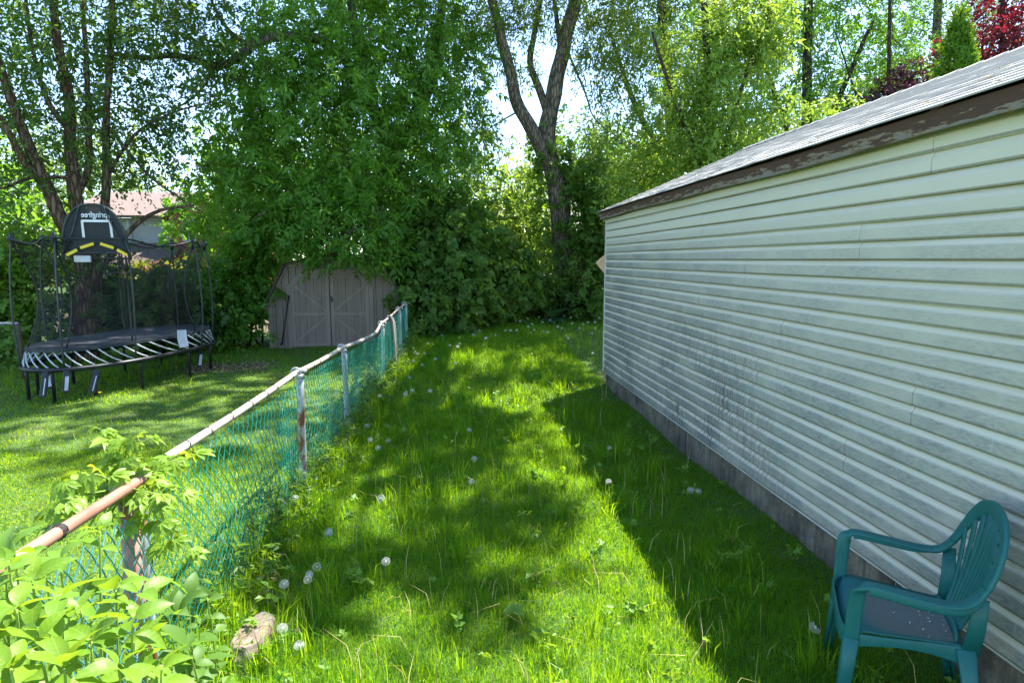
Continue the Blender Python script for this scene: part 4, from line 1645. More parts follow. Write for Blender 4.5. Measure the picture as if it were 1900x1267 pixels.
def leaves(cent, outd, per, L, W, spread, droop=0.35, flat=0.6, var=0.3, on_shoot=6):
    """leafy shoots round each centre: leaves stand in two rows along every shoot, folded on the midrib -> verts, tris"""
    n = len(cent)
    nsh = np.maximum(1, rng.poisson(per / on_shoot, n))
    ci = np.repeat(np.arange(n), nsh)
    m = len(ci)
    sd = unit(outd[ci] * 0.75 + rng.normal(size=(m, 3)) * 0.65 + np.array([0, 0, -droop * 0.7]))
    ln = spread * rng.uniform(0.8, 1.7, m)
    st = cent[ci] + rng.normal(size=(m, 3)) * spread * 0.42 - sd * ln[:, None] * 0.4
    up = unit(np.array([0, 0, 1.0]) * flat + outd[ci] * 0.3 + rng.normal(size=(m, 3)) * (1 - flat * 0.7) * 0.8)
    sz = (1 + 0.28 * rng.normal(size=m)).clip(0.5, 1.6)
    k = np.arange(on_shoot)
    t = (k + 0.6) / on_shoot
    tt = np.tile(t, m) + rng.normal(size=m * on_shoot) * 0.05
    si = np.repeat(np.arange(m), on_shoot)
    sgn = np.tile(np.where(k % 2 == 0, 1.0, -1.0), m)
    sgn[np.tile(k == on_shoot - 1, m)] *= 0.15
    S, U = sd[si], up[si]
    side = unit(np.cross(S, U))
    q = len(si)
    pos = st[si] + S * (tt * ln[si])[:, None]
    pos[:, 2] -= (tt ** 2) * ln[si] * droop * 0.55
    d = unit(S * 0.75 + side * sgn[:, None] * 0.8 + rng.normal(size=(q, 3)) * 0.28 + np.array([0, 0, -droop * 0.55]))
    upl = unit(U + rng.normal(size=(q, 3)) * 0.35)
    s = unit(np.cross(d, upl))
    nn = np.cross(s, d)
    kk = (sz[si] * (0.65 + 0.5 * np.sin(np.pi * np.clip(tt, 0, 1))) * (1 + var * 0.6 * rng.normal(size=q))).clip(0.35, 1.8)[:, None]
    Lk, Wk = L * kk, W * kk
    v0 = pos
    v2 = pos + d * Lk - nn * Lk * 0.14
    mid = pos + d * Lk * 0.42 + nn * Lk * 0.03
    v1 = mid - s * Wk * 0.5 + nn * Wk * 0.14
    v3 = mid + s * Wk * 0.5 + nn * Wk * 0.14
    V = np.stack([v0, v1, v2, v3], 1).reshape(-1, 3)
    i = np.arange(q)[:, None] * 4
    T = np.concatenate([i + np.array([0, 1, 2]), i + np.array([0, 2, 3])])
    return V, T


def catmull(P, n=5):
    P = [Vector(p) for p in P]
    out = []
    for i in range(len(P) - 1):
        p0 = P[max(i - 1, 0)]; p1 = P[i]; p2 = P[i + 1]; p3 = P[min(i + 2, len(P) - 1)]
        for k in range(n):
            t = k / n
            out.append(0.5 * ((2 * p1) + (p2 - p0) * t + (2 * p0 - 5 * p1 + 4 * p2 - p3) * t ** 2 + (3 * p1 - p0 - 3 * p2 + p3) * t ** 3))
    out.append(P[-1])
    return out


def limb(mb, pts, r0, r1, sides=9, wob=0.06, nsub=5):
    P_ = catmull(pts, nsub)
    m = len(P_)
    rad = [(r0 + (r1 - r0) * (i / (m - 1)) ** 0.9) * (1 + 0.10 * mnoise.noise(p * 2.1)) for i, p in enumerate(P_)]
    for i, p in enumerate(P_):
        if 0 < i:
            a = wob * min(rad[i] * 6, 1)
            p += Vector((mnoise.noise(p * 1.3), mnoise.noise(p * 1.3 + Vector((7, 0, 0))), 0)) * a
    mb.tube(P_, rad, sides)
    return P_, rad


def twigs(mb, nodes, cents, r=0.012, sides=3, keep=1.0, sagf=0.08):
    """join each leaf cluster to the nearest wood, growing outward"""
    nodes = np.array(nodes, float)
    added = []
    order = rng.permutation(len(cents))
    for i in order:
        if rng.random() > keep:
            continue
        c = cents[i]
        dd = ((nodes - c) ** 2).sum(1) + np.maximum(0, nodes[:, 2] - c[2]) ** 2 * 0.6
        a = nodes[int(dd.argmin())]
        L = np.linalg.norm(c - a)
        if L < 0.12:
            continue
        mid = a + (c - a) * 0.5 + rng.normal(size=3) * L * 0.08 + np.array([0, 0, L * sagf])
        q1 = a + (c - a) * 0.25 + (mid - (a + c) / 2) * 0.7
        q3 = a + (c - a) * 0.75 + (mid - (a + c) / 2) * 0.7
        rr = r * (0.6 + 0.35 * min(L, 3.0))
        mb.tube([a, q1, mid, q3, c], [rr, rr * 0.85, rr * 0.65, rr * 0.45, rr * 0.25], sides, cap=False)
        nodes = np.vstack([nodes, q1, mid, q3])


def shrub(name, label, cat, blobs, n, per, L, W, spread, mat, group=None, droop=0.3, flat=0.6, stems=True, stem_mat=None, shell=0.4, base=None):
    cx, cy = base if base else (np.mean([b[0] for b in blobs]), np.mean([b[1] for b in blobs]))
    z0 = gzf(cx, cy)
    root = empty(name, label, cat, (cx, cy, z0), 0, group)
    off = np.array([cx, cy, z0])
    p, d = blob_points(blobs, n, shell)
    ok = p[:, 2] > gz(p[:, 0], p[:, 1]) + 0.04
    p, d = p[ok], d[ok]
    V, T = leaves(p, d, per, L, W, spread, droop, flat)
    np_obj('foliage', V - off, T, mat, root)
    if stems:
        mb = MB()
        nodes = []
        for b in blobs:
            for _ in range(3):
                a = Vector((cx + rng.normal() * 0.25, cy + rng.normal() * 0.25, z0 - 0.05))
                e = Vector((b[0] + rng.normal() * b[3] * 0.3, b[1] + rng.normal() * b[3] * 0.3, max(b[2], z0 + 0.3)))
                Q, _ = limb(mb, [a, a.lerp(e, 0.4) + Vector((0, 0, 0.15)), e], 0.035, 0.012, 6)
                nodes += [list(x) for x in Q]
        sel = p[rng.permutation(len(p))[:min(140, len(p))]]
        twigs(mb, nodes, sel, 0.008)
        mb.v = [tuple(Vector(q) - Vector(off)) for q in mb.v]
        mb.build('stems', stem_mat or M['bark_dark'], root, True)
    return root


def tree(name, label, limbs, blobs, n, per, L, W, spread, leaf, barkm, group=None, droop=0.35, flat=0.6, shell=0.45, ntw=260, twr=0.012, over=None):
    base = Vector(limbs[0][0][0])
    root = empty(name, label, 'tree', base, 0, group)
    off = np.array(base)
    mb = MB()
    nodes = []
    for pts, r0, r1 in limbs:
        Q, rad = limb(mb, pts, r0, r1, 10 if r0 > 0.08 else 7)
        nodes += [list(q) for q in Q[2:]]
    p, d = blob_points(blobs, n, shell)
    ok = p[:, 2] > gz(p[:, 0], p[:, 1]) + 0.25
    p, d = p[ok], d[ok]
    sel = p[rng.permutation(len(p))[:min(ntw, len(p))]]
    if over:
        p2, d2 = blob_points(over[0], over[1], 0.5)
        sel = np.vstack([sel, p2[:220]])
    nl = len(mb.f)
    twigs(mb, nodes, sel, twr)
    mb.v = [tuple(Vector(q) - base) for q in mb.v]
    mb.build('trunk', barkm, root, True)
    V, T = leaves(p, d, per, L, W, spread, droop, flat)
    if over:
        V2, T2 = leaves(p2, d2, over[2], over[3], over[4], 0.3, 0.3, 0.6)
        T = np.concatenate([T, T2 + len(V)])
        V = np.vstack([V, V2])
    np_obj('crown', V - off, T, leaf, root)
    return root


def B(px, py, Y, r, ry=None, rz=None, wgt=1.0):
    q = at(px, py, Y)
    return (q.x, q.y, q.z, r, ry if ry else r, rz if rz else r * 0.85, wgt)


# ------------------------------------------------------------------ trees
# upper crowns: unseen boughs added and placed to shape the dappled lawn shade
SH = SD / SD.z
lit = [(1050, 870, .36), (1110, 1010, .48), (1150, 1080, .55), (940, 740, .5), (900, 622, .9), (1010, 618, 1.1), (1090, 652, .9), (700, 720, .42), (660, 960, .3), (1000, 900, .4), (840, 690, .42),
       (620, 1000, .28), (760, 960, .25), (50, 800, .5), (200, 745, .4), (300, 715, .3), (430, 700, .4), (350, 760, .35), (130, 775, .4), (480, 760, .4), (420, 850, .45), (610, 760, .3), (90, 845, .4)]
lit = [(*gp(a, b_, 0.0)[:2], r_) for a, b_, r_ in lit]
up_own, up_nb = [], []
gy = 3.9
while gy < 15.5:
    gx = -8.0
    while gx < 2.3:
        x, y = gx + random.uniform(-.25, .25), gy + random.uniform(-.25, .25)
        gx += 0.85
        if x > -1.2 and ((y < 4.5 and x > 0.4) or (x > 1.3 and y < 9.4)):
            continue
        if x < -1.2 and y < 5.9:
            continue
        if any((x - a) ** 2 + (y - b_) ** 2 < (r_ * 0.85 + 0.30) ** 2 for a, b_, r_ in lit):
            continue
        if x > -1.2 and y > 11.0 and random.random() < 0.7:
            continue
        if random.random() < 0.19:
            continue
        hgt = random.uniform(11.5, 15.5)
        q = (x + SH.x * hgt, y + SH.y * hgt, hgt, 0.80, 0.80, 0.5)
        (up_own if x > -1.6 else up_nb).append(q)
    gy += 0.85
for a, b_ in ((740, 1010), (830, 1050), (890, 1000), (900, 945), (970, 985), (600, 925), (690, 880), (520, 1090), (790, 915), (1010, 960), (840, 880), (570, 1060), (760, 1065), (640, 1075), (470, 1010), (850, 1110)):
    g_ = gp(a, b_, 0.0)
    hgt = random.uniform(12.0, 14.5)
    up_own.append((g_.x + SH.x * hgt, g_.y + SH.y * hgt, hgt, 0.5, 0.5, 0.4, 0.6))



def boughs(start, r0, bl, k):
    """limbs from the point start up into the overhead boughs bl"""
    out = []
    pick = [bl[i] for i in rng.permutation(len(bl))[:k]]
    for q in pick:
        e = Vector(q[:3])
        st_ = Vector(start)
        m_ = st_.lerp(e, 0.5) + Vector((0, 0, 0.9))
        out.append(([st_, m_, e], r0, 0.03))
    return out


# central boxelder whose branches come down over the shed
tb = Vector((-1.9, 17.2, 0.1))
limbs = [([tb, tb + Vector((-0.1, -0.1, 2.2)), at(720, 300, 17.0), at(690, 190, 16.8), at(660, 60, 16.8), at(640, -160, 17)], 0.30, 0.08),
         ([at(720, 300, 17.0), at(790, 180, 17.2), at(812, 90, 17.4), at(830, -120, 17.6)], 0.19, 0.09),
         ([at(735, 330, 17.0), at(640, 330, 15.5), at(560, 360, 14.2), at(480, 400, 13.4)], 0.10, 0.03),
         ([at(735, 340, 17.0), at(700, 390, 15), at(650, 430, 13.4), at(620, 450, 12.9)], 0.08, 0.02),
         ([at(690, 190, 16.8), at(640, 110, 16.0), at(590, 72, 15.4), at(520, 68, 15.0), at(480, 78, 14.8), at(440, 108, 14.6), at(400, 122, 14.5), at(330, 104, 14.3), at(270, 108, 14.2), at(210, 100, 14.1)], 0.135, 0.045),
         ([at(465, 85, 14.7), at(430, 62, 14.6), at(400, 20, 14.6), at(370, -60, 14.6)], 0.06, 0.02),
         ([at(400, 122, 14.5), at(370, 170, 14.4), at(330, 200, 14.2), at(290, 215, 14.0)], 0.035, 0.012)]
blobs = [B(640, 230, 16, 2.7, 3.2, 2.2), B(520, 330, 14.6, 1.7, 1.7, 1.1), B(640, 395, 13.8, 1.4, 1.2, 0.9), B(760, 330, 15.6, 1.9, 2.0, 1.4),
         B(560, 130, 16.2, 2.2), B(750, 90, 17, 2.3), B(830, 220, 17, 1.5), B(475, 385, 14.2, 0.95, 1.0, 0.8), B(500, 425, 13.8, 0.95, 0.9, 0.5),
         B(690, 440, 13.2, 0.65, 0.7, 0.42, 1.6), B(590, 430, 13.3, 0.7, 0.7, 0.35, 1.4), B(640, 478, 12.8, 0.42, 0.45, 0.28, 2.0), B(600, 470, 13.2, 0.5, 0.5, 0.25, 2.0), B(700, 480, 13.3, 0.5, 0.5, 0.3, 2.0), B(740, 470, 13.8, 0.6, 0.6, 0.45, 1.6), B(560, 455, 13.5, 0.5, 0.5, 0.3, 1.6), B(470, 440, 13.6, 0.6, 0.6, 0.4, 1.4), B(570, 385, 13.6, 0.9), B(680, 370, 13.6, 0.9),
         B(455, 300, 14.6, 0.8), B(470, 230, 15, 1.1), B(820, 60, 17.2, 1.3),
         B(620, -120, 17, 2.8, 3.5, 2.2), B(760, -180, 17.5, 2.8, 3.5, 2.4)]
limbs += boughs(at(660, 60, 16.8) + Vector((0, 0, 1.5)), 0.10, up_nb, 7)
tree('boxelder_tree', 'broad dense green tree drooping over the taupe shed', limbs, blobs, 5600, 16, 0.145, 0.054, 0.25, M['leaf_boxelder'], M['bark_grey'], droop=0.5, flat=0.55, ntw=420, over=(up_nb, 24 * len(up_nb), 13, 0.17, 0.095))

# left multi-stemmed tree behind the trampoline
tl = at(163, 640, 12.6)
tl.z = -0.05
limbs = [([tl, at(165, 560, 12.6), at(162, 500, 12.6), at(150, 455, 12.6)], 0.27, 0.22),
         ([at(150, 470, 12.6), at(118, 415, 12.5), at(100, 375, 12.5), at(72, 310, 12.4), at(40, 235, 12.3), at(8, 150, 12.2), at(-20, 60, 12.2)], 0.15, 0.06),
         ([at(85, 345, 12.45), at(45, 300, 12.2), at(10, 235, 12.0), at(-30, 180, 12)], 0.085, 0.04),
         ([at(158, 480, 12.6), at(142, 370, 12.7), at(130, 290, 12.7), at(128, 180, 12.8), at(105, 70, 12.9), at(95, -60, 13)], 0.15, 0.06),
         ([at(140, 360, 12.7), at(162, 320, 12.8), at(165, 240, 12.9), at(160, 120, 13.0), at(150, -40, 13)], 0.08, 0.035),
         ([at(165, 500, 12.7), at(192, 420, 12.9), at(198, 330, 13.0), at(198, 220, 13.0), at(203, 120, 13.1), at(210, -40, 13.2)], 0.10, 0.05),
         ([at(170, 520, 12.6), at(200, 480, 12.9), at(250, 420, 13.1), at(300, 390, 13.2), at(360, 382, 13.2)], 0.08, 0.02),
         ([at(135, 250, 12.7), at(90, 190, 12.6), at(60, 90, 12.5), at(45, -30, 12.5)], 0.06, 0.025),
         ([at(198, 330, 13.0), at(250, 250, 13.2), at(320, 210, 13.4), at(390, 190, 13.6)], 0.04, 0.012),
         ([at(198, 230, 13.0), at(270, 320, 13.0), at(330, 365, 13.0), at(375, 395, 13.0)], 0.035, 0.012),
         ([at(140, 330, 12.7), at(60, 330, 12.3), at(0, 350, 12.0), at(-60, 345, 12)], 0.04, 0.015)]
blobs = [B(80, 60, 12.8, 1.9), B(220, 80, 13.2, 2.0), B(330, 60, 13.8, 1.7), B(40, 200, 12.4, 1.4), B(160, 230, 13.0, 1.5), B(280, 230, 13.4, 1.5), B(330, 300, 13.4, 0.8),
         B(220, 330, 13.2, 0.9), B(60, 330, 12.4, 0.9), B(-60, 150, 12.5, 1.6), B(120, -120, 13, 2.6), B(300, -140, 13.6, 2.4), B(150, 445, 12.4, 0.5), B(30, 420, 12.6, 0.6),
         B(-40, 330, 12.3, 0.9), B(420, 90, 14.4, 1.2), B(230, 470, 12.3, 0.4)]
tree('multi_stem_tree', 'tall slender tree with several leaning stems behind the trampoline', limbs, blobs, 3000, 11, 0.095, 0.045, 0.26, M['leaf_small'], M['bark_brown'], droop=0.35, flat=0.5, ntw=900, twr=0.011, shell=0.55)

# big forked tree at the back, ivy on its lower trunk
tc = at(1047, 590, 17.2)
limbs = [([tc, at(1046, 520, 17.2), at(1042, 430, 17.2), at(1030, 340, 17.2), at(1018, 262, 17.2), at(1022, 200, 17.2), at(1036, 130, 17.2), at(1052, 60, 17.2), at(1072, -20, 17.2), at(1090, -200, 17.2)], 0.34, 0.15),
         ([at(1030, 330, 17.2), at(1000, 265, 17.0), at(965, 200, 16.9), at(945, 130, 16.8), at(928, 60, 16.8), at(908, -20, 16.8), at(880, -200, 16.6)], 0.21, 0.10),
         ([at(1019, 225, 17.2), at(1000, 165, 17.4), at(984, 115, 17.5), at(992, 60, 17.6), at(1006, -20, 17.7)], 0.12, 0.06),
         ([at(1042, 105, 17.2), at(1035, 50, 17.3), at(1025, -20, 17.4)], 0.09, 0.05),
         ([at(1055, 100, 17.2), at(1085, 170, 17.0), at(1100, 215, 16.8), at(1130, 245, 16.6)], 0.035, 0.012),
         ([at(965, 205, 16.9), at(930, 225, 16.8), at(890, 250, 16.6)], 0.03, 0.01),
         ([at(1072, -20, 17.2), at(1130, -90, 16.8), at(1190, -60, 16.4), at(1230, 20, 16.2)], 0.09, 0.03)]
blobs = [B(900, 60, 17, 1.1), B(870, 170, 16.8, 0.8), B(960, 30, 17, 0.9), B(1010, 10, 17.4, 1.1), B(1110, 40, 17, 1.1, 1.1, 1.0, 1.6), B(1150, 120, 16.8, 1.0, 1.0, 0.9, 1.8), B(1160, 30, 16.6, 0.9), B(1110, 170, 16.8, 0.55), B(1180, 200, 16.5, 0.8),
         B(1090, 110, 17, 0.6), B(985, 130, 17.4, 0.45), B(905, 250, 16.8, 0.75), B(870, 290, 16.9, 0.7), B(985, 310, 18.0, 0.5), B(1095, 265, 16.8, 0.6), B(1130, 300, 17, 0.7), B(1000, -160, 17.2, 2.6), B(1150, -130, 16.8, 2.2), B(880, -150, 16.6, 1.8), B(930, 110, 16.8, 0.5), B(1230, 90, 16.4, 1.0)]
limbs += boughs(at(1072, -20, 17.2), 0.11, up_own, 7)
tree('forked_tree', 'large grey barked tree forking into upright limbs behind the lawn', limbs, blobs, 3600, 12, 0.115, 0.034, 0.32, M['leaf_willow'], M['bark_grey'], droop=0.75, flat=0.45, ntw=420, shell=0.55, over=(up_own, 21 * len(up_own), 13, 0.17, 0.095))

# ivy climbing that trunk
p_, d_ = [], []
for _ in range(380):
    t = rng.random()
    q = Vector(tc).lerp(at(1015, 240, 17.2), t)
    a = rng.uniform(0, 6.28)
    rr = 0.34 + 0.22 * abs(rng.normal()) * (1 - 0.4 * t)
    if rng.random() < 0.18:
        continue
    p_.append((q.x + math.cos(a) * rr, q.y + math.sin(a) * rr, q.z))
    d_.append((math.cos(a), math.sin(a), -0.2))
V, T = leaves(np.array(p_), np.array(d_), 9, 0.11, 0.085, 0.18, 0.5, 0.2)
iv = empty('ivy', 'dark ivy wrapped round the trunk of the forked tree', 'climbing plant', (tc.x, tc.y, tc.z))
np_obj('foliage', V - np.array(tc), T, M['leaf_ivy'], iv)

# trees behind the garage
def back_tree(px, Y, lean, label, blobs, n, per, L, W, spread, leaf, bk, r=0.16, ntw=160, droop=0.4, nm='tree_behind_garage'):
    b = at(px, 520, Y)
    b.z = 0.25
    top = at(px + lean, 60, Y)
    limbs = [([b, b.lerp(top, 0.4) + Vector((0.1, 0, 0)), top, at(px + lean * 1.6, -180, Y)], r, r * 0.45),
             ([b.lerp(top, 0.45), at(px + lean + 70, 150, Y - 0.4), at(px + lean + 120, 40, Y - 0.6)], r * 0.5, r * 0.2),
             ([b.lerp(top, 0.5), at(px + lean - 60, 180, Y - 0.4), at(px + lean - 100, 60, Y - 0.6)], r * 0.5, r * 0.2)]
    return tree(nm, label, limbs, blobs, n, per, L, W, spread, leaf, bk, 'trees behind the garage', droop, 0.5, ntw=ntw)


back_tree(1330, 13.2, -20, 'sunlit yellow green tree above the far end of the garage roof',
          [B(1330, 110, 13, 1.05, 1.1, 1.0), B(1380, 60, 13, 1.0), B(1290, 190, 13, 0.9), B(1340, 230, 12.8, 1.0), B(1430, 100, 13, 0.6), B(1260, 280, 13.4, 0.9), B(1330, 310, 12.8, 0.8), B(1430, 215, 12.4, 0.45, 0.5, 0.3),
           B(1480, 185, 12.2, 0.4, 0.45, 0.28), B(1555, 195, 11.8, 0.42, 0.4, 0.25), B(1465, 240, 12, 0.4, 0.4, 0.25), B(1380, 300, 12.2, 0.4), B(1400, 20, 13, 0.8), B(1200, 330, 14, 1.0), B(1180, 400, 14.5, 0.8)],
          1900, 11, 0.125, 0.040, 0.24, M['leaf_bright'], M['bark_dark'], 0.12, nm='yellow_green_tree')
back_tree(1480, 17.5, 20, 'darker green tree to the right of the sunlit one behind the garage',
          [B(1500, 150, 17.5, 1.7), B(1600, 130, 18, 1.5), B(1440, 60, 18, 1.3), B(1560, 230, 17, 1.2), B(1560, 20, 18.5, 1.6), B(1650, 60, 18.5, 1.1), B(1500, -120, 18, 2.4), B(1620, -140, 18, 2.4), B(1400, 200, 16.5, 1.2), B(1250, 120, 18, 1.6), B(1220, 220, 17.5, 1.2), B(1700, 130, 18.5, 1.0), B(1480, 40, 18, 1.2)],
          2800, 12, 0.125, 0.045, 0.26, M['leaf_boxelder'], M['bark_dark'], 0.2, 260, nm='leafy_tree')
back_tree(1262, 19.5, -30, 'dark leaning trunk tree between the forked tree and the sunlit one',
          [B(1250, 20, 19.5, 1.8), B(1150, 300, 19, 1.5), B(1220, 330, 18.5, 1.3), B(1120, 260, 20, 1.3), B(1230, -150, 19.5, 2.6), B(1330, 0, 20, 1.6), B(1170, 60, 19.5, 1.2)],
          1700, 12, 0.115, 0.045, 0.3, M['leaf_small'], M['bark_dark'], 0.24, 260, nm='leaning_tree')
back_tree(1735, 22, 5, 'tall tree with straight grey trunk beyond the cone shaped cedar',
          [B(1690, 30, 22, 1.6), B(1790, 20, 22, 1.5), B(1680, 120, 22, 1.3), B(1740, -150, 22, 3), B(1860, 10, 22, 1.6)],
          1300, 12, 0.12, 0.05, 0.32, M['leaf_small'], M['bark_grey'], 0.24, 200, nm='straight_tree')
back_tree(1850, 14.5, 10, 'red leaved tree above the right end of the garage roof',
          [B(1840, 60, 14.5, 0.9, 1.0, 0.8), B(1800, 100, 14.2, 0.75, .8, .5), B(1880, 110, 14, 0.8, .8, .5), B(1900, 30, 14.5, 0.9), B(1860, -60, 14.5, 1.0), B(1810, 140, 13.8, 0.5, .5, .4), B(1960, 90, 14.5, 1.2)],
          750, 11, 0.095, 0.05, 0.22, M['leaf_red'], M['bark_dark'], 0.09, 160, nm='red_leaf_tree')
back_tree(1640, 16.0, 10, 'low purple leaved tree left of the cone shaped cedar',
          [B(1640, 200, 15.5, 0.9, .9, .6), B(1680, 150, 16, 0.7, .8, .5), B(1600, 240, 15, 0.8, .8, .5)],
          380, 11, 0.10, 0.05, 0.22, M['leaf_purple'], M['bark_dark'], 0.07, 120, nm='purple_leaf_tree')
shrub('bush', 'yellow green bush low against the left of the cone shaped cedar', 'bush',
      [B(1640, 250, 13, 0.6), B(1690, 205, 12.6, 0.45), B(1600, 262, 13, 0.5), B(1640, 330, 13, 1.2)], 320, 10, 0.08, 0.05, 0.2, M['leaf_bright'])

# cone shaped cedar
cb = at(1738, 520, 12.0)
cb.z = 0.1
ctop = at(1742, 15, 12.0)
root = empty('cedar_tree', 'cone shaped bright green cedar rising behind the garage ridge', 'tree', cb)
Hc = ctop.z - cb.z
n = 7600
t = 1 - rng.random(n) ** 0.62
a = rng.uniform(0, 6.283, n)
lob = 1 + 0.16 * np.sin(a * 5 + t * 23) + 0.10 * np.sin(a * 9 - t * 41)
rad = (1.0 * (1 - t) ** 0.78 + 0.03) * lob * (1.0 - 0.5 * rng.random(n) ** 2)
rad = np.minimum(rad, 0.95)
p = np.stack([cb.x + np.cos(a) * rad, cb.y + np.sin(a) * rad, cb.z + t * Hc], 1)
d = np.stack([np.cos(a), np.sin(a), np.full(n, 0.75)], 1)
V, T = leaves(p, unit(d), 7, 0.085, 0.028, 0.09, -0.7, 0.1)
np_obj('crown', V - np.array(cb), T, M['leaf_cedar'], root)
mb = MB()
limb(mb, [Vector((0, 0, -0.1)), Vector((0, 0, Hc * 0.5)), Vector((0.02, 0, Hc * 0.95))], 0.12, 0.02)
mb.build('trunk', M['bark_brown'], root, True)

# saplings and shrubs along the back of the lawn
shrub('maple_shrub', 'dense dark maple shrub at the far end of the green fence', 'shrub',
      [B(810, 470, 15.0, 1.2, 1.1, 1.0), B(790, 555, 14.2, 0.75, 0.8, 0.6), B(845, 535, 14.4, 0.85, 0.8, 0.7), B(770, 500, 14.8, 0.6), B(850, 585, 14.0, 0.5, 0.5, 0.35), B(790, 600, 13.6, 0.45, .5, .35), B(845, 420, 15.6, 1.0)],
      2100, 12, 0.13, 0.10, 0.20, M['leaf_shrub'], droop=0.55, flat=0.75)
shrub('maple_shrub', 'big leaved dark maple sapling in the middle behind the dandelions', 'shrub',
      [B(925, 520, 15.8, 0.85, 0.8, 0.7), B(900, 470, 16.2, 0.8), B(960, 490, 16.2, 0.55), B(940, 560, 15.4, 0.45, .5, .35), B(895, 570, 15.0, 0.55, .5, .35), B(1000, 545, 16.6, .5, .5, .45)],
      950, 12, 0.145, 0.115, 0.2, M['leaf_shrub'], droop=0.55, flat=0.75)
shrub('bush', 'shaded bush right of the ivy covered trunk by the garage corner', 'bush',
      [B(1098, 450, 16.8, 0.85, .8, 1.0), B(1085, 530, 16.4, 0.7, .7, .6), B(1110, 380, 17.0, 0.8), B(1100, 575, 15.9, 0.5, .5, .4), B(1075, 330, 17.2, 0.8), B(1150, 470, 17, 1.2)],
      1000, 11, 0.12, 0.085, 0.22, M['leaf_ivy'], droop=0.45)
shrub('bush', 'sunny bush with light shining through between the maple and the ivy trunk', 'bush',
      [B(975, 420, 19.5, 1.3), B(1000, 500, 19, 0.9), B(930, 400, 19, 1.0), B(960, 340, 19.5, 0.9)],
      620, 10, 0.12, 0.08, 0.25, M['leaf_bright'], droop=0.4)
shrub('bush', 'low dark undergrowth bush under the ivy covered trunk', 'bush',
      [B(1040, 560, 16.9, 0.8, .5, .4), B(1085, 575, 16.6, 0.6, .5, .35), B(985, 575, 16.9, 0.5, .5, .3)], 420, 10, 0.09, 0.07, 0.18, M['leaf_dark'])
shrub('bush', 'dark bush behind the right half of the trampoline', 'bush',
      [B(250, 580, 12.9, 1.0, .8, .75), B(310, 570, 13.0, 0.9, .8, .8), B(200, 560, 13.3, 0.8), B(360, 590, 13.4, 0.7, .6, .6), B(290, 540, 13.6, 0.5)],
      800, 11, 0.12, 0.085, 0.22, M['leaf_dark'], droop=0.4)
shrub('bush', 'dark leafy bush between the trampoline and the taupe shed', 'bush',
      [B(430, 560, 14.2, 0.9, .8, .9), B(470, 520, 14.8, 0.8), B(400, 510, 14.6, 0.7), B(445, 600, 13.6, 0.5, .5, .4), B(480, 460, 14.6, 0.8)],
      800, 11, 0.11, 0.07, 0.22, M['leaf_boxelder'], droop=0.4)
shrub('bush', 'bright green bush at the left edge beyond the trampoline', 'bush',
      [B(20, 560, 12.5, 0.9, .8, .9), B(-40, 500, 12.6, 0.9), B(60, 470, 13.0, 0.8), B(10, 630, 11.6, 0.6, .6, .45), B(70, 590, 12.6, 0.5), B(-60, 600, 11.8, .8)],
      1000, 11, 0.10, 0.075, 0.2, M['leaf_vine'], droop=0.4)
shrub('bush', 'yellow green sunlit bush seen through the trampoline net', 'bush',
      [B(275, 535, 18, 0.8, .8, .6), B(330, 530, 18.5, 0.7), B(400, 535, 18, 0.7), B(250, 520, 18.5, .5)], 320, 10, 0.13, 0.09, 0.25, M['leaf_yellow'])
shrub('bush', 'orange red leaved bush seen through the trampoline net', 'bush',
      [B(285, 545, 17, 0.5, .5, .4), B(300, 520, 17.2, 0.35)], 120, 10, 0.12, 0.08, 0.22,
      leaf_mat('orange_leaf', (0.25, 0.06, 0.02), (0.38, 0.12, 0.03), (0.5, 0.16, 0.03)))

# taller trees farther off that close the view
far_specs = [(-40, 26, 'far tree beyond the left hedge, partly hidden', M['leaf_small'], 3.0, 330), (150, 36, 'far pale tree behind the brick house roof', M['leaf_willow'], 3.4, 300),
             (470, 24, 'far green tree between the brick house and the shed', M['leaf_boxelder'], 2.6, 330), (640, 27, 'far tree hidden behind the boxelder crown', M['leaf_dark'], 3.2, 330),
             (860, 30, 'far tree in the gap left of the forked tree', M['leaf_small'], 3.4, 330), (1100, 31, 'far tree in the gap right of the forked tree', M['leaf_small'], 3.6, 300),
             (1200, 25, 'far tree rising behind the leaning trunk', M['leaf_boxelder'], 2.6, 330), (1400, 29, 'far tree behind the sunlit yellow green one', M['leaf_dark'], 3.5, 250), (1620, 30, 'far tree behind the purple leaved one', M['leaf_dark'], 3.2, 200), (1880, 30, 'far tree behind the red leaved one', M['leaf_dark'], 3.5, 150)]
far_specs += [(-420, 18, 'leafy tree far to the side of the trampoline', M['leaf_small'], 3.0, 250), (-900, 16, 'dense tree farthest out on the open side of the mown lawn', M['leaf_boxelder'], 3.2, 250), (-230, 16, 'broad tree just outside the trampoline end of the yard', M['leaf_boxelder'], 2.6, 300), (2150, 16, 'leafy tree beyond the near end of the garage roof', M['leaf_small'], 3.0, 200)]
for px, Y, lab, lm, r, py in far_specs:
    b = at(px, 520, Y)
    b.z = 0.05
    q = at(px, py, Y)
    bl = [(q.x, q.y, q.z, r, r, r * 0.8), (q.x + r * 0.6, q.y + 0.5, q.z - r * 0.5, r * 0.7, r * .7, r * .6), (q.x - r * 0.6, q.y, q.z - r * 0.55, r * 0.7, r * .7, r * .6), (q.x, q.y, 1.6, r * 0.8, r * .8, 1.6)]
    tree('far_tree', lab, [([b, b.lerp(q, 0.6), q + Vector((0, 0, r * 0.5))], 0.2, 0.05)], bl, 1000, 10, 0.17, 0.11, 0.38, lm, M['bark_dark'], 'trees far behind the yards', ntw=60, twr=0.02)

# ------------------------------------------------------------------ houses behind
M['brick'] = None


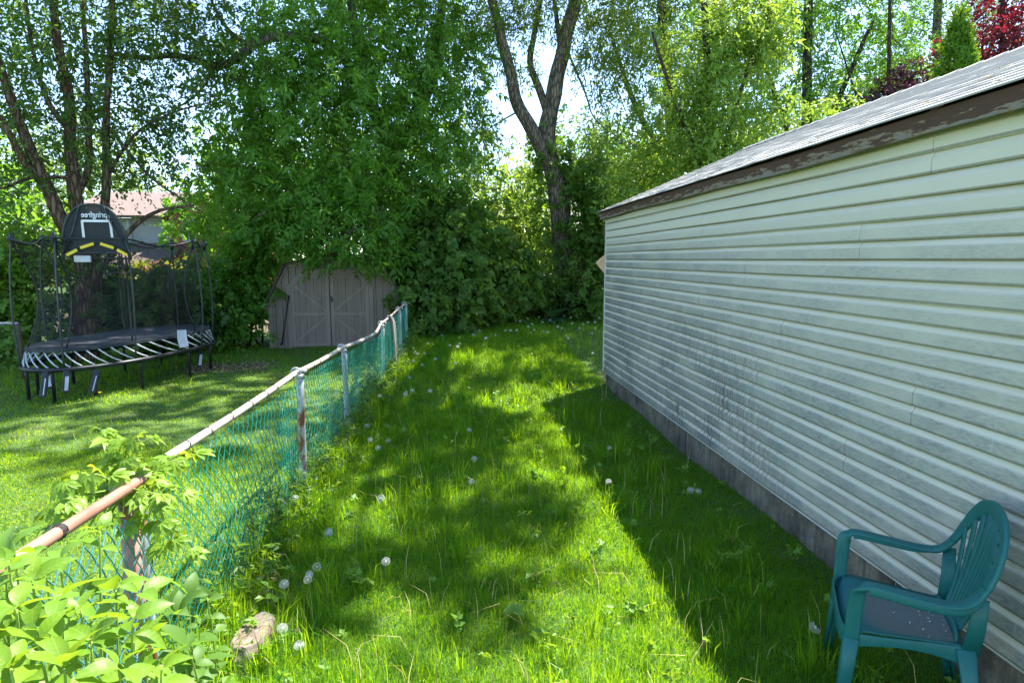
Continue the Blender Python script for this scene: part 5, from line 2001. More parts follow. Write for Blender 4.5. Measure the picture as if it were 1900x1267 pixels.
def brick_mat():
    m, t, b = new_mat('red_brick')
    br = N(t, 'ShaderNodeTexBrick')
    v = coords(t, (1, 1, 1))
    rot = N(t, 'ShaderNodeMapping')
    rot.inputs['Rotation'].default_value = (R(90), 0, 0)
    t.links.new(v, rot.inputs[0])
    t.links.new(rot.outputs[0], br.inputs['Vector'])
    br.inputs['Color1'].default_value = (0.40, 0.12, 0.06, 1)
    br.inputs['Color2'].default_value = (0.30, 0.085, 0.045, 1)
    br.inputs['Mortar'].default_value = (0.40, 0.34, 0.30, 1)
    br.inputs['Scale'].default_value = 4.6
    br.inputs['Mortar Size'].default_value = 0.012
    t.links.new(br.outputs[0], b.inputs['Base Color'])
    b.inputs['Roughness'].default_value = 0.9
    return m


M['brick'] = brick_mat()
M['house_roof'] = nmat('pinkish_brown_shingle', [(0.3, (0.15, 0.105, 0.09)), (0.7, (0.23, 0.17, 0.148))], 5, 0.95, (1, 1, 4))
M['grey_roof'] = nmat('light_grey_shingle', [(0.3, (0.34, 0.33, 0.33)), (0.7, (0.48, 0.47, 0.46))], 5, 0.95, (1, 1, 4))
M['white_wall'] = nmat('white_house_siding', [(0.3, (0.46, 0.48, 0.52)), (0.7, (0.58, 0.60, 0.64))], 2, 0.7, (1, 1, 12))
M['tan_wall'] = nmat('tan_house_wall', [(0.3, (0.34, 0.26, 0.19)), (0.7, (0.44, 0.35, 0.27))], 3, 0.8)
mg, tg, bgn = new_mat('window_glass')
bgn.inputs['Base Color'].default_value = (0.03, 0.04, 0.05, 1)
bgn.inputs['Roughness'].default_value = 0.08
M['glass'] = mg


def roof_slab(mb, a, b, up, thick=0.12):
    """a-b eave line, up: vector from eave to ridge"""
    a, b, up = Vector(a), Vector(b), Vector(up)
    n = (b - a).cross(up).normalized()
    n = n if n.z > 0 else -n
    vs = [a, b, b + up, a + up]
    vs += [v + n * thick for v in vs]
    mb.add(vs, [(0, 3, 2, 1), (4, 5, 6, 7), (0, 1, 5, 4), (1, 2, 6, 5), (2, 3, 7, 6), (3, 0, 4, 7)])


def brick_house():
    Y = 30.0
    def X(px): return at(px, 440, Y).x
    def Z(py): return at(300, py, Y).z
    x0, x1, x2 = X(150), X(326), X(400)
    root = empty('brick_house', 'house with white siding and red brick gable behind the trampoline', 'house', ((x0 + x2) / 2, Y, 0))
    off = Vector(root.location)
    zt = Z(405)
    mb = MB()
    mb.box(((x0 + x1) / 2 - off.x, 3.0, zt / 2), (x1 - x0, 6, zt))
    mb.build('wall', M['white_wall'], root)
    # clapboards of the front
    for i in range(14):
        z = Z(452) + i * 0.13
        if z > zt - 0.1:
            break
        mb = MB()
        mb.box(((x0 + x1) / 2 - off.x, -0.012, z), (x1 - x0, 0.02, 0.118))
        mb.build('siding_plank', M['white_wall'], root)
    mb = MB()
    zp = Z(388)
    poly = [(x1 - off.x, 0, 0), (x2 + 1.2 - off.x, 0, 0), (x2 + 1.2 - off.x, 0, zt), ((x1 + x2 + 1.2) / 2 - off.x, 0, Z(362)), (x1 - off.x, 0, zt)]
    mb.extrude(poly, (0, -0.6, 0), (0, 6, 0))
    mb.build('brick_wall', M['brick'], root)
    # main roof
    mb = MB()
    roof_slab(mb, (x0 - 0.4 - off.x, -0.45, zt - 0.02), (x1 + 0.1 - off.x, -0.45, zt - 0.02), (0, 3.4, 1.35))
    roof_slab(mb, (x1 + 0.1 - off.x, 6.4, zt - 0.02), (x0 - 0.4 - off.x, 6.4, zt - 0.02), (0, -3.4, 1.35))
    mb.build('roof', M['house_roof'], root)
    # gable roof over the brick
    mb = MB()
    xm = (x1 + x2 + 1.2) / 2 - off.x
    zp2 = Z(362) + 0.03
    roof_slab(mb, (x1 - 0.25 - off.x, 6, zt - 0.10), (x1 - 0.25 - off.x, -0.85, zt - 0.10), (xm - (x1 - 0.25 - off.x), 0, zp2 - zt + 0.10))
    roof_slab(mb, (x2 + 1.45 - off.x, -0.85, zt - 0.10), (x2 + 1.45 - off.x, 6, zt - 0.10), (xm - (x2 + 1.45 - off.x), 0, zp2 - zt + 0.10))
    mb.build('gable_roof', M['house_roof'], root)
    # lower porch roof
    mb = MB()
    roof_slab(mb, (X(225) - off.x, -2.3, Z(492)), (X(345) - off.x, -2.3, Z(492)), (0, 2.28, Z(455) - Z(492)), 0.1)
    mb.build('porch_roof', M['house_roof'], root)
    mb = MB()
    mb.box(((X(225) + X(345)) / 2 - off.x, -2.32, Z(494)), (X(345) - X(225), 0.06, 0.14))
    mb.build('gutter', M['white_wall'], root)
    for px in (228, 285, 342):
        mb = MB()
        mb.box((X(px) - off.x, -2.2, Z(494) / 2), (0.14, 0.14, Z(494) - 0.08))
        mb.build('porch_post', M['white_wall'], root)
    # windows
    for px, py, mt in ((362, 428, 0), (205, 425, 1)):
        fr_y = -0.63 if mt == 0 else -0.04
        mb = MB()
        mb.box((X(px) - off.x, fr_y, Z(py)), (0.55, 0.08, 1.0))
        f = mb.build('window', M['white_wall'], root)
        for sx in (-1, 1):
            mb = MB()
            mb.box((X(px) - off.x + sx * 0.125, fr_y - 0.03, Z(py)), (0.20, 0.04, 0.86))
            mb.build('pane', M['glass'], f)
    # downspout
    mb = MB()
    mb.tube([(X(243) - off.x, -0.1, zt - 0.1), (X(243) - off.x, -0.1, Z(455))], 0.10, 6)
    mb.build('downspout', M['white_wall'], root)


brick_house()


def grey_house():
    Y = 34.0
    x0, x1 = at(880, 440, Y).x, at(1120, 440, Y).x
    root = empty('grey_roof_house', 'house with pale grey roof glimpsed through leaves behind the shrubs', 'house', ((x0 + x1) / 2, Y, 0))
    off = Vector(root.location)
    zt = at(1000, 432, Y).z
    mb = MB()
    mb.box((0, 3, zt / 2), (x1 - x0, 6, zt))
    mb.build('wall', M['tan_wall'], root)
    mb = MB()
    roof_slab(mb, (x0 - off.x - 0.4, -0.4, zt - 0.03), (x1 - off.x + 0.4, -0.4, zt - 0.03), (0, 3.4, 1.9))
    roof_slab(mb, (x1 - off.x + 0.4, 6.4, zt - 0.03), (x0 - off.x - 0.4, 6.4, zt - 0.03), (0, -3.4, 1.9))
    mb.build('roof', M['grey_roof'], root)
    for k in (-2.2, 0.5, 2.4):
        mb = MB()
        mb.box((k, -0.03, zt * 0.55), (1.0, 0.08, 1.1))
        f = mb.build('window', M['white_wall'], root)
        mb = MB()
        mb.box((k, -0.07, zt * 0.55), (0.86, 0.03, 0.96))
        mb.build('pane', M['glass'], f)


grey_house()

# picket fence farther back
root = empty('picket_fence', 'brown picket fence glimpsed in shade left of the ivy covered trunk', 'fence', (2.0, 22.5, 0.05))
mbp = MB()
mbp.box((0, 0, 0.85), (0.095, 0.02, 1.7))
pd = mbp.data('picket', M['tan_wood'])
for i in range(58):
    o = link(bpy.data.objects.new('picket', pd), root)
    o.location = (-3.4 + i * 0.118, 0, random.uniform(-0.01, 0.01))
for z in (0.4, 1.4):
    mb = MB()
    mb.box((0, 0.04, z), (6.9, 0.04, 0.09))
    mb.build('rail', M['tan_wood'], root)

# ------------------------------------------------------------------ grass
def blades(xy, h, wdt, lean, mat, name, label, cat='grass', curve=0.5):
    m = len(xy)
    z = gz(xy[:, 0], xy[:, 1]) - 0.005
    a = rng.uniform(0, 6.283, m)
    la = rng.uniform(0, 6.283, m)
    ln = lean * np.abs(rng.normal(size=m)) * h
    s = np.stack([np.cos(a), np.sin(a), np.zeros(m)], 1) * (wdt * 0.5)[:, None]
    p0 = np.stack([xy[:, 0], xy[:, 1], z], 1)
    dl = np.stack([np.cos(la) * ln, np.sin(la) * ln, np.zeros(m)], 1)
    p1 = p0 + dl * 0.30 + np.stack([np.zeros(m), np.zeros(m), h * 0.52], 1)
    tip = p0 + dl + np.stack([np.zeros(m), np.zeros(m), np.maximum(h - ln * curve, h * 0.35)], 1)
    V = np.stack([p0 - s, p0 + s, p1 - s * 0.85, p1 + s * 0.85, tip], 1).reshape(-1, 3)
    i = np.arange(m)[:, None] * 5
    T = np.concatenate([i + np.array([0, 1, 3]), i + np.array([0, 3, 2]), i + np.array([2, 3, 4])])
    o = np_obj(name, V, T, mat)
    return tag(o, label, cat, kind='stuff')


def scatter(n, x0, x1, y0, y1):
    return np.stack([rng.uniform(x0, x1, n), rng.uniform(y0, y1, n)], 1)


def patchy(xy, s=1.0, ox=0.0):
    x, y = xy[:, 0] * s + ox, xy[:, 1] * s
    return 0.5 + 0.25 * (np.sin(x * 2.3 + np.sin(y * 1.7) * 1.3) + np.sin(y * 2.9 + np.sin(x * 2.1 + 1.0) * 1.6))


def fence_x(y):
    ys = [0.0] + [p.y for p in FP] + [20]
    xs = [FP[0].x - 0.15] + [p.x for p in FP] + [FP[-1].x]
    return np.interp(y, ys, xs)


own = []
for (n, y0, y1) in ((125000, 1.5, 4.2), (95000, 4.2, 8.0), (76000, 8.0, 17.2)):
    own.append(scatter(n, -1.5, 2.40, y0, y1))
    if y1 > 9:
        own.append(scatter(9000, 2.4, 5.5, 9.3, 17))
xy = np.vstack(own)
xy = xy[(xy[:, 0] > fence_x(xy[:, 1]) - 0.05)]
xy = xy[~((xy[:, 0] > GX + 0.02) & (xy[:, 1] < GY1))]
pt = patchy(xy, 1.0) * 0.4 + patchy(xy, 2.7, 3.0) * 0.3 + patchy(xy, 6.3, 1.0) * 0.45 - 0.08
pt = np.clip(pt, 0.03, 1.2)
far = np.clip((xy[:, 1] - 2) / 14, 0, 1)
h = (0.038 + 0.085 * pt + 0.05 * sst(9, 14, xy[:, 1])) * (1 - 0.5 * sst(1.85, 2.15, xy[:, 0]) * (xy[:, 1] < 9)) * rng.uniform(0.55, 1.35, len(xy))
edge = (np.exp(-((xy[:, 0] - fence_x(xy[:, 1])) / 0.22) ** 2))
h = h * (1 + 1.1 * edge * rng.random(len(xy)))
wd = (0.0029 + 0.0072 * far) * rng.uniform(0.7, 1.3, len(xy))
blades(xy, h, wd, 0.75, M['grass'], 'grass', 'long lush grass of the lawn beside the garage')
# neighbour's mown lawn
nb = np.vstack([scatter(85000, -6.2, -1.2, 2.2, 6.5), scatter(60000, -9.0, -0.9, 6.5, 14.2), scatter(9000, -13, -6.2, 3, 12)])
nb = nb[nb[:, 0] < fence_x(nb[:, 1]) + 0.04]
inshed = (nb[:, 1] > 13.95) & (nb[:, 0] > -4.1) & (nb[:, 0] < -0.9)
nb = nb[~inshed]
pt = patchy(nb, 0.8, 2.0)
bare = np.exp(-(((nb[:, 0] + 3.9) / 1.3) ** 2 + ((nb[:, 1] - 11.5) / 0.45) ** 2))
nb = nb[rng.random(len(nb)) > bare * 0.85]
far = np.clip((nb[:, 1] - 2) / 14, 0, 1)
h = (0.035 + 0.03 * patchy(nb, 0.8, 2.0)) * rng.uniform(0.6, 1.3, len(nb))
wd = (0.0045 + 0.008 * far) * rng.uniform(0.7, 1.3, len(nb))
blades(nb, h, wd, 0.8, M['grass_mown'], 'grass', 'short mown grass of the neighbour lawn')
# taller tufts, seed stalks
sg0 = gp(470, 1170, 0.12)
tf = []
for _ in range(340):
    c_ = np.array([rng.uniform(-1.2, 1.9), rng.uniform(1.7, 12)])
    tf.append(c_ + rng.normal(size=(22, 2)) * 0.035)
for _ in range(170):
    y = rng.uniform(2.4, 12.5)
    tf.append(np.array([fence_x(y) + rng.normal() * 0.10 + 0.05, y]) + rng.normal(size=(26, 2)) * 0.05)
for _ in range(12):
    tf.append(np.array([sg0.x + rng.choice([-1, 1]) * rng.uniform(0.07, 0.16), sg0.y + rng.uniform(-0.26, 0.2)]) + rng.normal(size=(14, 2)) * 0.025)
for _ in range(30):
    tf.append(np.array([rng.uniform(-8, -3.6), rng.uniform(8.6, 12.5)]) + rng.normal(size=(20, 2)) * 0.06)
xy = np.vstack(tf)
xy = xy[xy[:, 0] < GX]
h = rng.uniform(0.14, 0.30, len(xy))
blades(xy, h, 0.0042 + 0.0005 * xy[:, 1], 0.5, M['grass'], 'grass', 'taller grass tufts along the fence and in the lawn')
xy = np.vstack([scatter(420, -1.1, 2.2, 1.8, 9), scatter(160, -0.9, 1.4, 2.0, 3.6)])
blades(xy, rng.uniform(0.16, 0.34, len(xy)), np.full(len(xy), 0.0036), 0.55, M['straw'], 'dry_grass', 'dry straw coloured stalks standing in the lawn')

# broad leaved weeds low in the lawn
n = 620
c_ = np.stack([rng.uniform(-1.2, 2.3, n), 1.8 + 11 * rng.random(n) ** 1.4], 1)
e = rng.random(n) < 0.42
c_[e, 0] = fence_x(c_[e, 1]) + np.abs(rng.normal(size=e.sum())) * 0.22 - 0.05
p = np.stack([c_[:, 0], c_[:, 1], gz(c_[:, 0], c_[:, 1]) + rng.uniform(0.04, 0.13, n)], 1)
d = np.tile(np.array([0, 0, 1.0]), (n, 1))
V, T = leaves(p, d, 8, 0.036, 0.026, 0.05, 0.05, 0.7)
tag(np_obj('lawn_weeds', V, T, M['leaf_vine']), 'small broad leaved weeds scattered through the lawn', 'weeds', kind='stuff')
n = 700
y = rng.uniform(3.0, 12.6, n)
p = np.stack([fence_x(y) + rng.normal(size=n) * 0.12 + 0.06, y, rng.uniform(0.05, 0.34, n)], 1)
p[:, 2] += gz(p[:, 0], p[:, 1])
V, T = leaves(p, np.tile(np.array([0.3, 0, 1.0]), (n, 1)), 8, 0.045, 0.016, 0.07, 0.1, 0.5)
tag(np_obj('fence_weeds', V, T, M['leaf_small']), 'fine grey green weeds grown through the fence foot', 'weeds', kind='stuff')

# dead leaves and bark litter on the bare spots
M['litter'] = nmat('dead_leaf', [(0.3, (0.10, 0.06, 0.03)), (0.5, (0.22, 0.15, 0.09)), (0.7, (0.36, 0.28, 0.19))], 30, 0.9)
n = 900
c0 = gp(440, 1140, 0.0)
c1 = gp(930, 600, 0.25)
a_ = np.stack([c0.x + rng.normal(size=n) * 0.13, c0.y + rng.normal(size=n) * 0.24], 1)
b2 = np.stack([rng.uniform(-0.6, 2.4, 1600), c1.y + 0.2 + np.abs(rng.normal(size=1600)) * 0.6], 1)
b3 = np.stack([rng.uniform(-4.6, -3.2, 700), 11.4 + rng.normal(size=700) * 0.3], 1)
xy = np.vstack([a_, b2, b3])
xy = xy[xy[:, 0] > fence_x(xy[:, 1]) - 4.5]
p = np.stack([xy[:, 0], xy[:, 1], gz(xy[:, 0], xy[:, 1]) + rng.uniform(0.004, 0.035, len(xy))], 1)
V, T = leaves(p, np.tile(np.array([0, 0, 0.2]), (len(p), 1)), 1, 0.035, 0.018, 0.02, 0.0, 0.85, on_shoot=2)
tag(np_obj('leaf_litter', V, T, M['litter']), 'brown dead leaf litter on bare soil by the stone and under the shrubs', 'leaf litter', kind='stuff')

# ------------------------------------------------------------------ stone
bm = bmesh.new()
bmesh.ops.create_icosphere(bm, subdivisions=4, radius=1)
for v in bm.verts:
    c_ = v.co.copy()
    s_ = max(abs(c_.x), abs(c_.y))
    c_.z = max(min(c_.z, 0.55), -0.8)
    k = 1 + 0.16 * mnoise.noise(v.co * 1.4) + 0.05 * mnoise.noise(v.co * 4)
    v.co = Vector((c_.x * 0.085 * k, c_.y * 0.17 * k, c_.z * 0.12 + 0.008 * mnoise.noise(v.co * 6)))
me = bpy.data.meshes.new('stone')
bm.to_mesh(me)
bm.free()
M['stone'] = nmat('pinkish_field_stone', [(0.34, (0.085, 0.06, 0.045)), (0.5, (0.19, 0.14, 0.11)), (0.66, (0.27, 0.22, 0.175))], 11, 0.95, bmp=0.8)
me.materials.append(M['stone'])
sg = gp(470, 1170, 0.12)
st = link(bpy.data.objects.new('stone', me))
st.location = (sg.x, sg.y, 0.06)
st.rotation_euler = (0.05, 0.04, R(-8))
tag(st, 'flat pinkish field stone lying by the fence foot', 'stone')

# ------------------------------------------------------------------ dandelions
def seed_head(m, cut):
    bm_v, bm_f = [], []
    r0 = np.random.default_rng(3)
    for i in range(m):
        ph = math.acos(1 - 2 * (i + 0.5) / m)
        th = math.pi * (1 + 5 ** 0.5) * i
        d = Vector((math.cos(th) * math.sin(ph), math.sin(th) * math.sin(ph), math.cos(ph)))
        if d.z < -0.75 or d.dot(Vector((0.6, 0.5, 0.6)).normalized()) > cut:
            continue
        s_ = d.orthogonal().normalized()
        q = d.cross(s_)
        R0 = 0.0205
        base = len(bm_v)
        bm_v += [d * 0.004, d * R0 + s_ * 0.0005, d * R0 - s_ * 0.0005]
        bm_f.append((base, base + 1, base + 2))
        for a in np.linspace(0, math.pi * 2, 5, endpoint=False):
            b_ = len(bm_v)
            dd = (s_ * math.cos(a) + q * math.sin(a))
            e_ = (s_ * -math.sin(a) + q * math.cos(a)) * 0.0009
            bm_v += [d * R0 - e_ * 0.3, d * (R0 + 0.0035) + dd * 0.0055 - e_ * 0.7, d * (R0 + 0.0035) + dd * 0.0055 + e_ * 0.7]
            bm_f.append((b_, b_ + 1, b_ + 2))
    mb = MB()
    mb.add(bm_v, bm_f)
    mb.tube([(0, 0, -0.006), (0, 0, 0.004)], [0.004, 0.005], 6)
    return mb


M['fluff'] = leaf_mat('dandelion_fluff', (0.62, 0.62, 0.58), (0.75, 0.75, 0.72), (0.7, 0.7, 0.66), 0.4, 0.8, 0.1)
hds = [seed_head(m_, c_).data('seed_head', M['fluff']) for m_, c_ in ((80, 2), (70, 2), (76, 0.72), (60, 0.3))]
hd_me = hds[0]
stem_mes = []
for k in range(4):
    mb = MB()
    lx, ly = (random.uniform(-0.05, 0.05), random.uniform(-0.05, 0.05))
    mb.tube([(lx, ly, -1), (lx * 0.5, ly * 0.3, -0.6), (lx * 0.1, 0, -0.25), (0, 0, 0)], [0.0026, 0.0024, 0.0022, 0.002], 5)
    stem_mes.append(mb.data('stem', M['stem_green']))
dand = [(795, 637), (835, 641), (849, 643), (853, 638), (878, 621), (901, 627), (919, 622), (947, 613), (788, 656), (808, 666), (768, 669), (783, 676), (845, 673), (705, 734), (753, 728), (765, 724), (752, 732),
        (798, 725), (871, 797), (681, 790), (687, 816), (720, 817), (702, 831), (880, 851), (948, 613), (938, 613), (985, 617), (991, 612), (987, 601), (1007, 598), (1035, 606), (1043, 609), (1054, 627), (1009, 615),
        (1016, 616), (1059, 589), (1072, 589), (1091, 598), (1104, 609), (1104, 598), (1046, 586), (1075, 609), (1082, 602), (979, 591), (1102, 584), (932, 583), (980, 606), (959, 613), (548, 923), (707, 924),
        (609, 987), (588, 1051), (574, 1065), (571, 1075), (716, 1041), (524, 1165), (527, 1083), (555, 1196), (875, 893), (1129, 893), (1131, 831), (1281, 909), (1296, 911), (1513, 1163), (820, 622), (870, 606), (905, 602),
        (965, 596), (1000, 588), (1020, 594), (1062, 600), (1112, 590), (1098, 618), (1030, 585), (890, 614), (760, 700), (1100, 655)]
DL = {(588, 1051): 'highest of three dandelion clocks clustered in front of the stone', (574, 1065): 'middle dandelion clock of the cluster of three by the fence', (571, 1075): 'lowest of the three clustered dandelion clocks by the fence',
      (527, 1083): 'dandelion clock leaning alone beside the cluster of three', (524, 1165): 'dandelion clock right beside the pinkish field stone', (555, 1196): 'dandelion clock standing nearest the bottom edge of the lawn',
      (609, 987): 'dandelion clock between the cluster of three and the fence post', (707, 924): 'dandelion clock alone in the lit grass level with the rusty post foot', (548, 923): 'dandelion clock at the foot of the rusty fence post',
      (716, 1041): 'lone dandelion clock in grass to the right of the cluster of three', (1281, 909): 'larger of two dandelion clocks in garage shade by the foundation', (1296, 911): 'smaller of two dandelion clocks in garage shade by the foundation',
      (1513, 1163): 'tattered dandelion clock beside the front leg of the teal chair', (1129, 893): 'dandelion clock at the edge of the garage shadow', (1131, 831): 'dandelion clock farther along the edge of the garage shadow',
      (880, 851): 'upper of two dandelion clocks in the middle of the lawn', (875, 893): 'lower of two dandelion clocks in the middle of the lawn', (871, 797): 'dandelion clock in shade beyond the pair in mid lawn'}
proto = None
for i, (px, py) in enumerate(dand):
    hh = random.uniform(0.17, 0.27)
    q = gp(px, py, hh)
    for _ in range(4):
        zz = gzf(q.x, q.y) + hh
        q = gp(px, py, zz)
    if proto is None:
        o = empty('dandelion_clock', 'white dandelion seed head on a thin stalk in the long grass', 'dandelion', (0, 0, 0), 0, 'white dandelion seed heads in the lawn')
        link(bpy.data.objects.new('seed_head', hd_me), o)
        link(bpy.data.objects.new('stem', stem_mes[0]), o)
        proto = o
    else:
        o = copy_tree(proto)
    o['label'] = DL.get((px, py), 'small white dandelion seed head on a thin stalk farther up the lawn')
    far_s = 1.0 + 0.25 * min(1.0, q.y / 14)
    for ch in o.children:
        if ch.name.startswith('stem'):
            ch.data = random.choice(stem_mes)
            ch.location = (0, 0, hh)
            ch.scale = (hh, hh, hh)
        else:
            ch.data = random.choice(hds[:3]) if (px, py) != (1513, 1163) else hds[3]
            s_ = random.uniform(0.8, 1.12) * far_s
            ch.location = (0, 0, hh)
            ch.scale = (s_, s_, s_ * random.uniform(0.75, 1))
            ch.rotation_euler = (random.uniform(-0.4, 0.4), random.uniform(-0.4, 0.4), random.uniform(0, 6))
    o.location = (q.x, q.y, q.z - hh)
# yellow dandelions on the neighbour lawn
M['yellow_petal'] = nmat('dandelion_yellow', [(0.3, (0.75, 0.48, 0.01)), (0.7, (0.85, 0.62, 0.02))], 30)
for (px, py, lab) in ((327, 679, 'yellow dandelion under the right end of the trampoline'), (186, 732, 'yellow dandelion on the lawn before the slanted trampoline foot'), (524, 622, 'yellow dandelion at the foot of the leaning garden tool')):
    q = gp(px, py, 0.10)
    o = empty('dandelion_flower', lab, 'dandelion', (q.x, q.y, gzf(q.x, q.y)), 0, 'yellow dandelions by the trampoline and shed')
    mb = MB()
    for k in range(26):
        a = k * 2.4
        r_ = 0.022 * math.sqrt((k + 4) / 30)
        mb.add([(0, 0, 0.098), (r_ * math.cos(a - 0.16), r_ * math.sin(a - 0.16), 0.108), (r_ * 1.25 * math.cos(a), r_ * 1.25 * math.sin(a), 0.110), (r_ * math.cos(a + 0.16), r_ * math.sin(a + 0.16), 0.108)], [(0, 1, 2, 3)])
    mb.build('flower_head', M['yellow_petal'], o)
    mb = MB()
    mb.tube([(0, 0, 0), (0, 0, 0.1)], 0.003, 5)
    mb.build('stem', M['stem_green'], o)

# ------------------------------------------------------------------ hosta at the back edge
def leaf_mesh(name, mat, L, W, nl=6, fold=0.25, curl=0.35, shape=0.8, wave=0.0):
    """single leaf along +Y, normal +Z, stalk at the origin"""
    vs, fs = [], []
    for i in range(nl + 1):
        t = i / nl
        wv = W / 2 * (math.sin(math.pi * t ** shape) ** 0.85) if 0 < t < 1 else 0.0
        y = L * t
        z = -curl * L * t * t + 0.05 * L * t
        wz = wave * math.sin(t * 9)
        vs += [(-wv, y, z + fold * wv + wz), (0, y, z), (wv, y, z + fold * wv - wz)]
    for i in range(nl):
        for k in range(2):
            a = i * 3 + k
            fs.append((a, a + 1, a + 4, a + 3))
    mb = MB()
    mb.add(vs, fs)
    me = bpy.data.meshes.new(name)
    me.from_pydata(mb.v, [], mb.f)
    me.materials.append(mat)
    me.polygons.foreach_set('use_smooth', [True] * len(me.polygons))
    return me


def place_leaf(me, pos, d, up, s, parent, off, name='leaf'):
    d, up = Vector(d).normalized(), Vector(up)
    x = d.cross(up)
    if x.length < 1e-4:
        x = d.orthogonal()
    x.normalize()
    z = x.cross(d)
    Mx = Matrix((x, d, z)).transposed().to_4x4()
    o = bpy.data.objects.new(name, me)
    link(o, parent)
    o.matrix_local = Matrix.Translation(Vector(pos) - off) @ Mx @ Matrix.Diagonal((s, s, s, 1))
    return o


hq = at(1026, 592, 15.5)
hq = Vector((hq.x, hq.y, gzf(hq.x, hq.y)))
hosta = empty('hosta_plant', 'blue green hosta with broad leaves at the back edge of the lawn', 'plant', hq)
hme = leaf_mesh('leaf', M['leaf_hosta'], 0.36, 0.25, 6, 0.3, 0.5, 0.75)
for k in range(17):
    a = k * 2.4
    el = 0.9 if k < 6 else 0.35
    d = Vector((math.cos(a) * math.cos(el), math.sin(a) * math.cos(el), math.sin(el)))
    place_leaf(hme, hq + Vector((math.cos(a) * 0.06, math.sin(a) * 0.06, 0.10 + 0.10 * (k < 6))), d, (0, 0, 1), random.uniform(0.8, 1.15), hosta, hq)

# ------------------------------------------------------------------ foreground creeper and shrub
def palmate(name, mat, L):
    vs, fs = [], []
    for k, a in enumerate((-1.25, -0.62, 0.0, 0.62, 1.25)):
        l = L * (1.0, 0.95, 0.9, 0.95, 1.0)[k] * (0.72 if abs(a) > 1 else 1.0)
        wv0 = l * 0.42
        base = len(vs)
        ca, sa = math.cos(a), math.sin(a)
        nl = 5
        for i in range(nl + 1):
            t = i / nl
            hw = wv0 / 2 * math.sin(math.pi * t ** 0.75) ** 0.9 if 0 < t < 1 else 0.0
            hw *= 1 + 0.12 * (i % 2)
            y, z = l * t, -0.35 * l * t * t + 0.06 * l * t
            for sx in (-1, 0, 1):
                x_ = sx * hw
                zz = z + 0.30 * hw * abs(sx)
                vs.append((x_ * ca + y * sa, y * ca - x_ * sa, zz))
        for i in range(nl):
            for q in range(2):
                b_ = base + i * 3 + q
                fs.append((b_, b_ + 1, b_ + 4, b_ + 3))
    me = bpy.data.meshes.new(name)
    me.from_pydata(vs, [], fs)
    me.materials.append(mat)
    me.polygons.foreach_set('use_smooth', [True] * len(me.polygons))
    return me


M['leaf_creeper'] = leaf_mat('creeper_leaf', (0.11, 0.25, 0.02), (0.25, 0.38, 0.04), (0.48, 0.62, 0.03), 0.42, 0.45, 0.35)
pal = [palmate('leaf', M['leaf_creeper'], s_) for s_ in (0.088, 0.068, 0.045)]
P0 = FP[0]
creeper = empty('creeper_vine', 'light green creeper with five fingered leaves draped over the near fence post', 'vine', (P0.x, P0.y, gzf(P0.x, P0.y)))
co = Vector(creeper.location)
mb = MB()
runs = [
    [(150, 1000, 2.35), (195, 930, 2.5), (225, 890, 2.62), (232, 850, 2.66), (205, 815, 2.7), (185, 795, 2.72)],
    [(225, 900, 2.6), (232, 850, 2.62), (240, 825, 2.6), (270, 818, 2.6)],
    [(240, 900, 2.58), (270, 930, 2.5), (310, 990, 2.45), (345, 1035, 2.42)],
    [(200, 910, 2.5), (150, 920, 2.4), (110, 945, 2.35), (80, 990, 2.3)],
    [(230, 905, 2.55), (228, 950, 2.45), (215, 985, 2.42)],
    [(250, 895, 2.6), (290, 870, 2.7), (320, 855, 2.75), (345, 850, 2.8)],
    [(215, 900, 2.5), (180, 880, 2.45), (140, 890, 2.4), (105, 900, 2.38)],
    [(238, 905, 2.5), (285, 915, 2.42), (315, 925, 2.4)]]
cnt = 0
for r_i, run in enumerate(runs):
    pts = catmull([at(*q) for q in run], 5)
    mb.tube([p for p in pts], list(np.linspace(0.0042, 0.0016, len(pts))), 5)
    for i in range(2, len(pts)):
        if random.random() < 0.22:
            continue
        reps = 1 if i % 3 else 2
        for q in range(reps):
            p = pts[i]
            a = random.uniform(0, 6.28)
            d = Vector((math.cos(a), math.sin(a) * 0.8 - 0.15, random.uniform(-1.0, 0.15)))
            pet = p + Vector((math.cos(a), math.sin(a), 0.25)) * random.uniform(0.02, 0.06)
            mb.tube([p, pet], 0.0012, 3)
            sz = 2 if (r_i == 0 and i > len(pts) - 6) else random.choice((0, 0, 1, 1, 2))
            place_leaf(pal[sz], pet, d, Vector((random.uniform(-0.6, 0.6), random.uniform(-0.8, 0.2), 1.0)), random.uniform(0.8, 1.15), creeper, co)
            cnt += 1
# tendril curling at the top
q = at(185, 795, 2.72)
tend = catmull([q, at(160, 790, 2.72), at(138, 800, 2.7), at(140, 815, 2.68), at(150, 822, 2.68)], 5)
mb.tube(tend, list(np.linspace(0.0016, 0.0007, len(tend))), 4)
mb.v = [tuple(Vector(v) - co) for v in mb.v]
mb.build('stems', M['stem_green'], creeper, True)

gl = [leaf_mesh('leaf', M['leaf_glossy'], L_, W_, 6, 0.32, c_, 0.85, 0.0) for L_, W_, c_ in ((0.070, 0.037, 0.45), (0.058, 0.034, 0.7), (0.076, 0.036, 0.3), (0.042, 0.022, 0.3))]


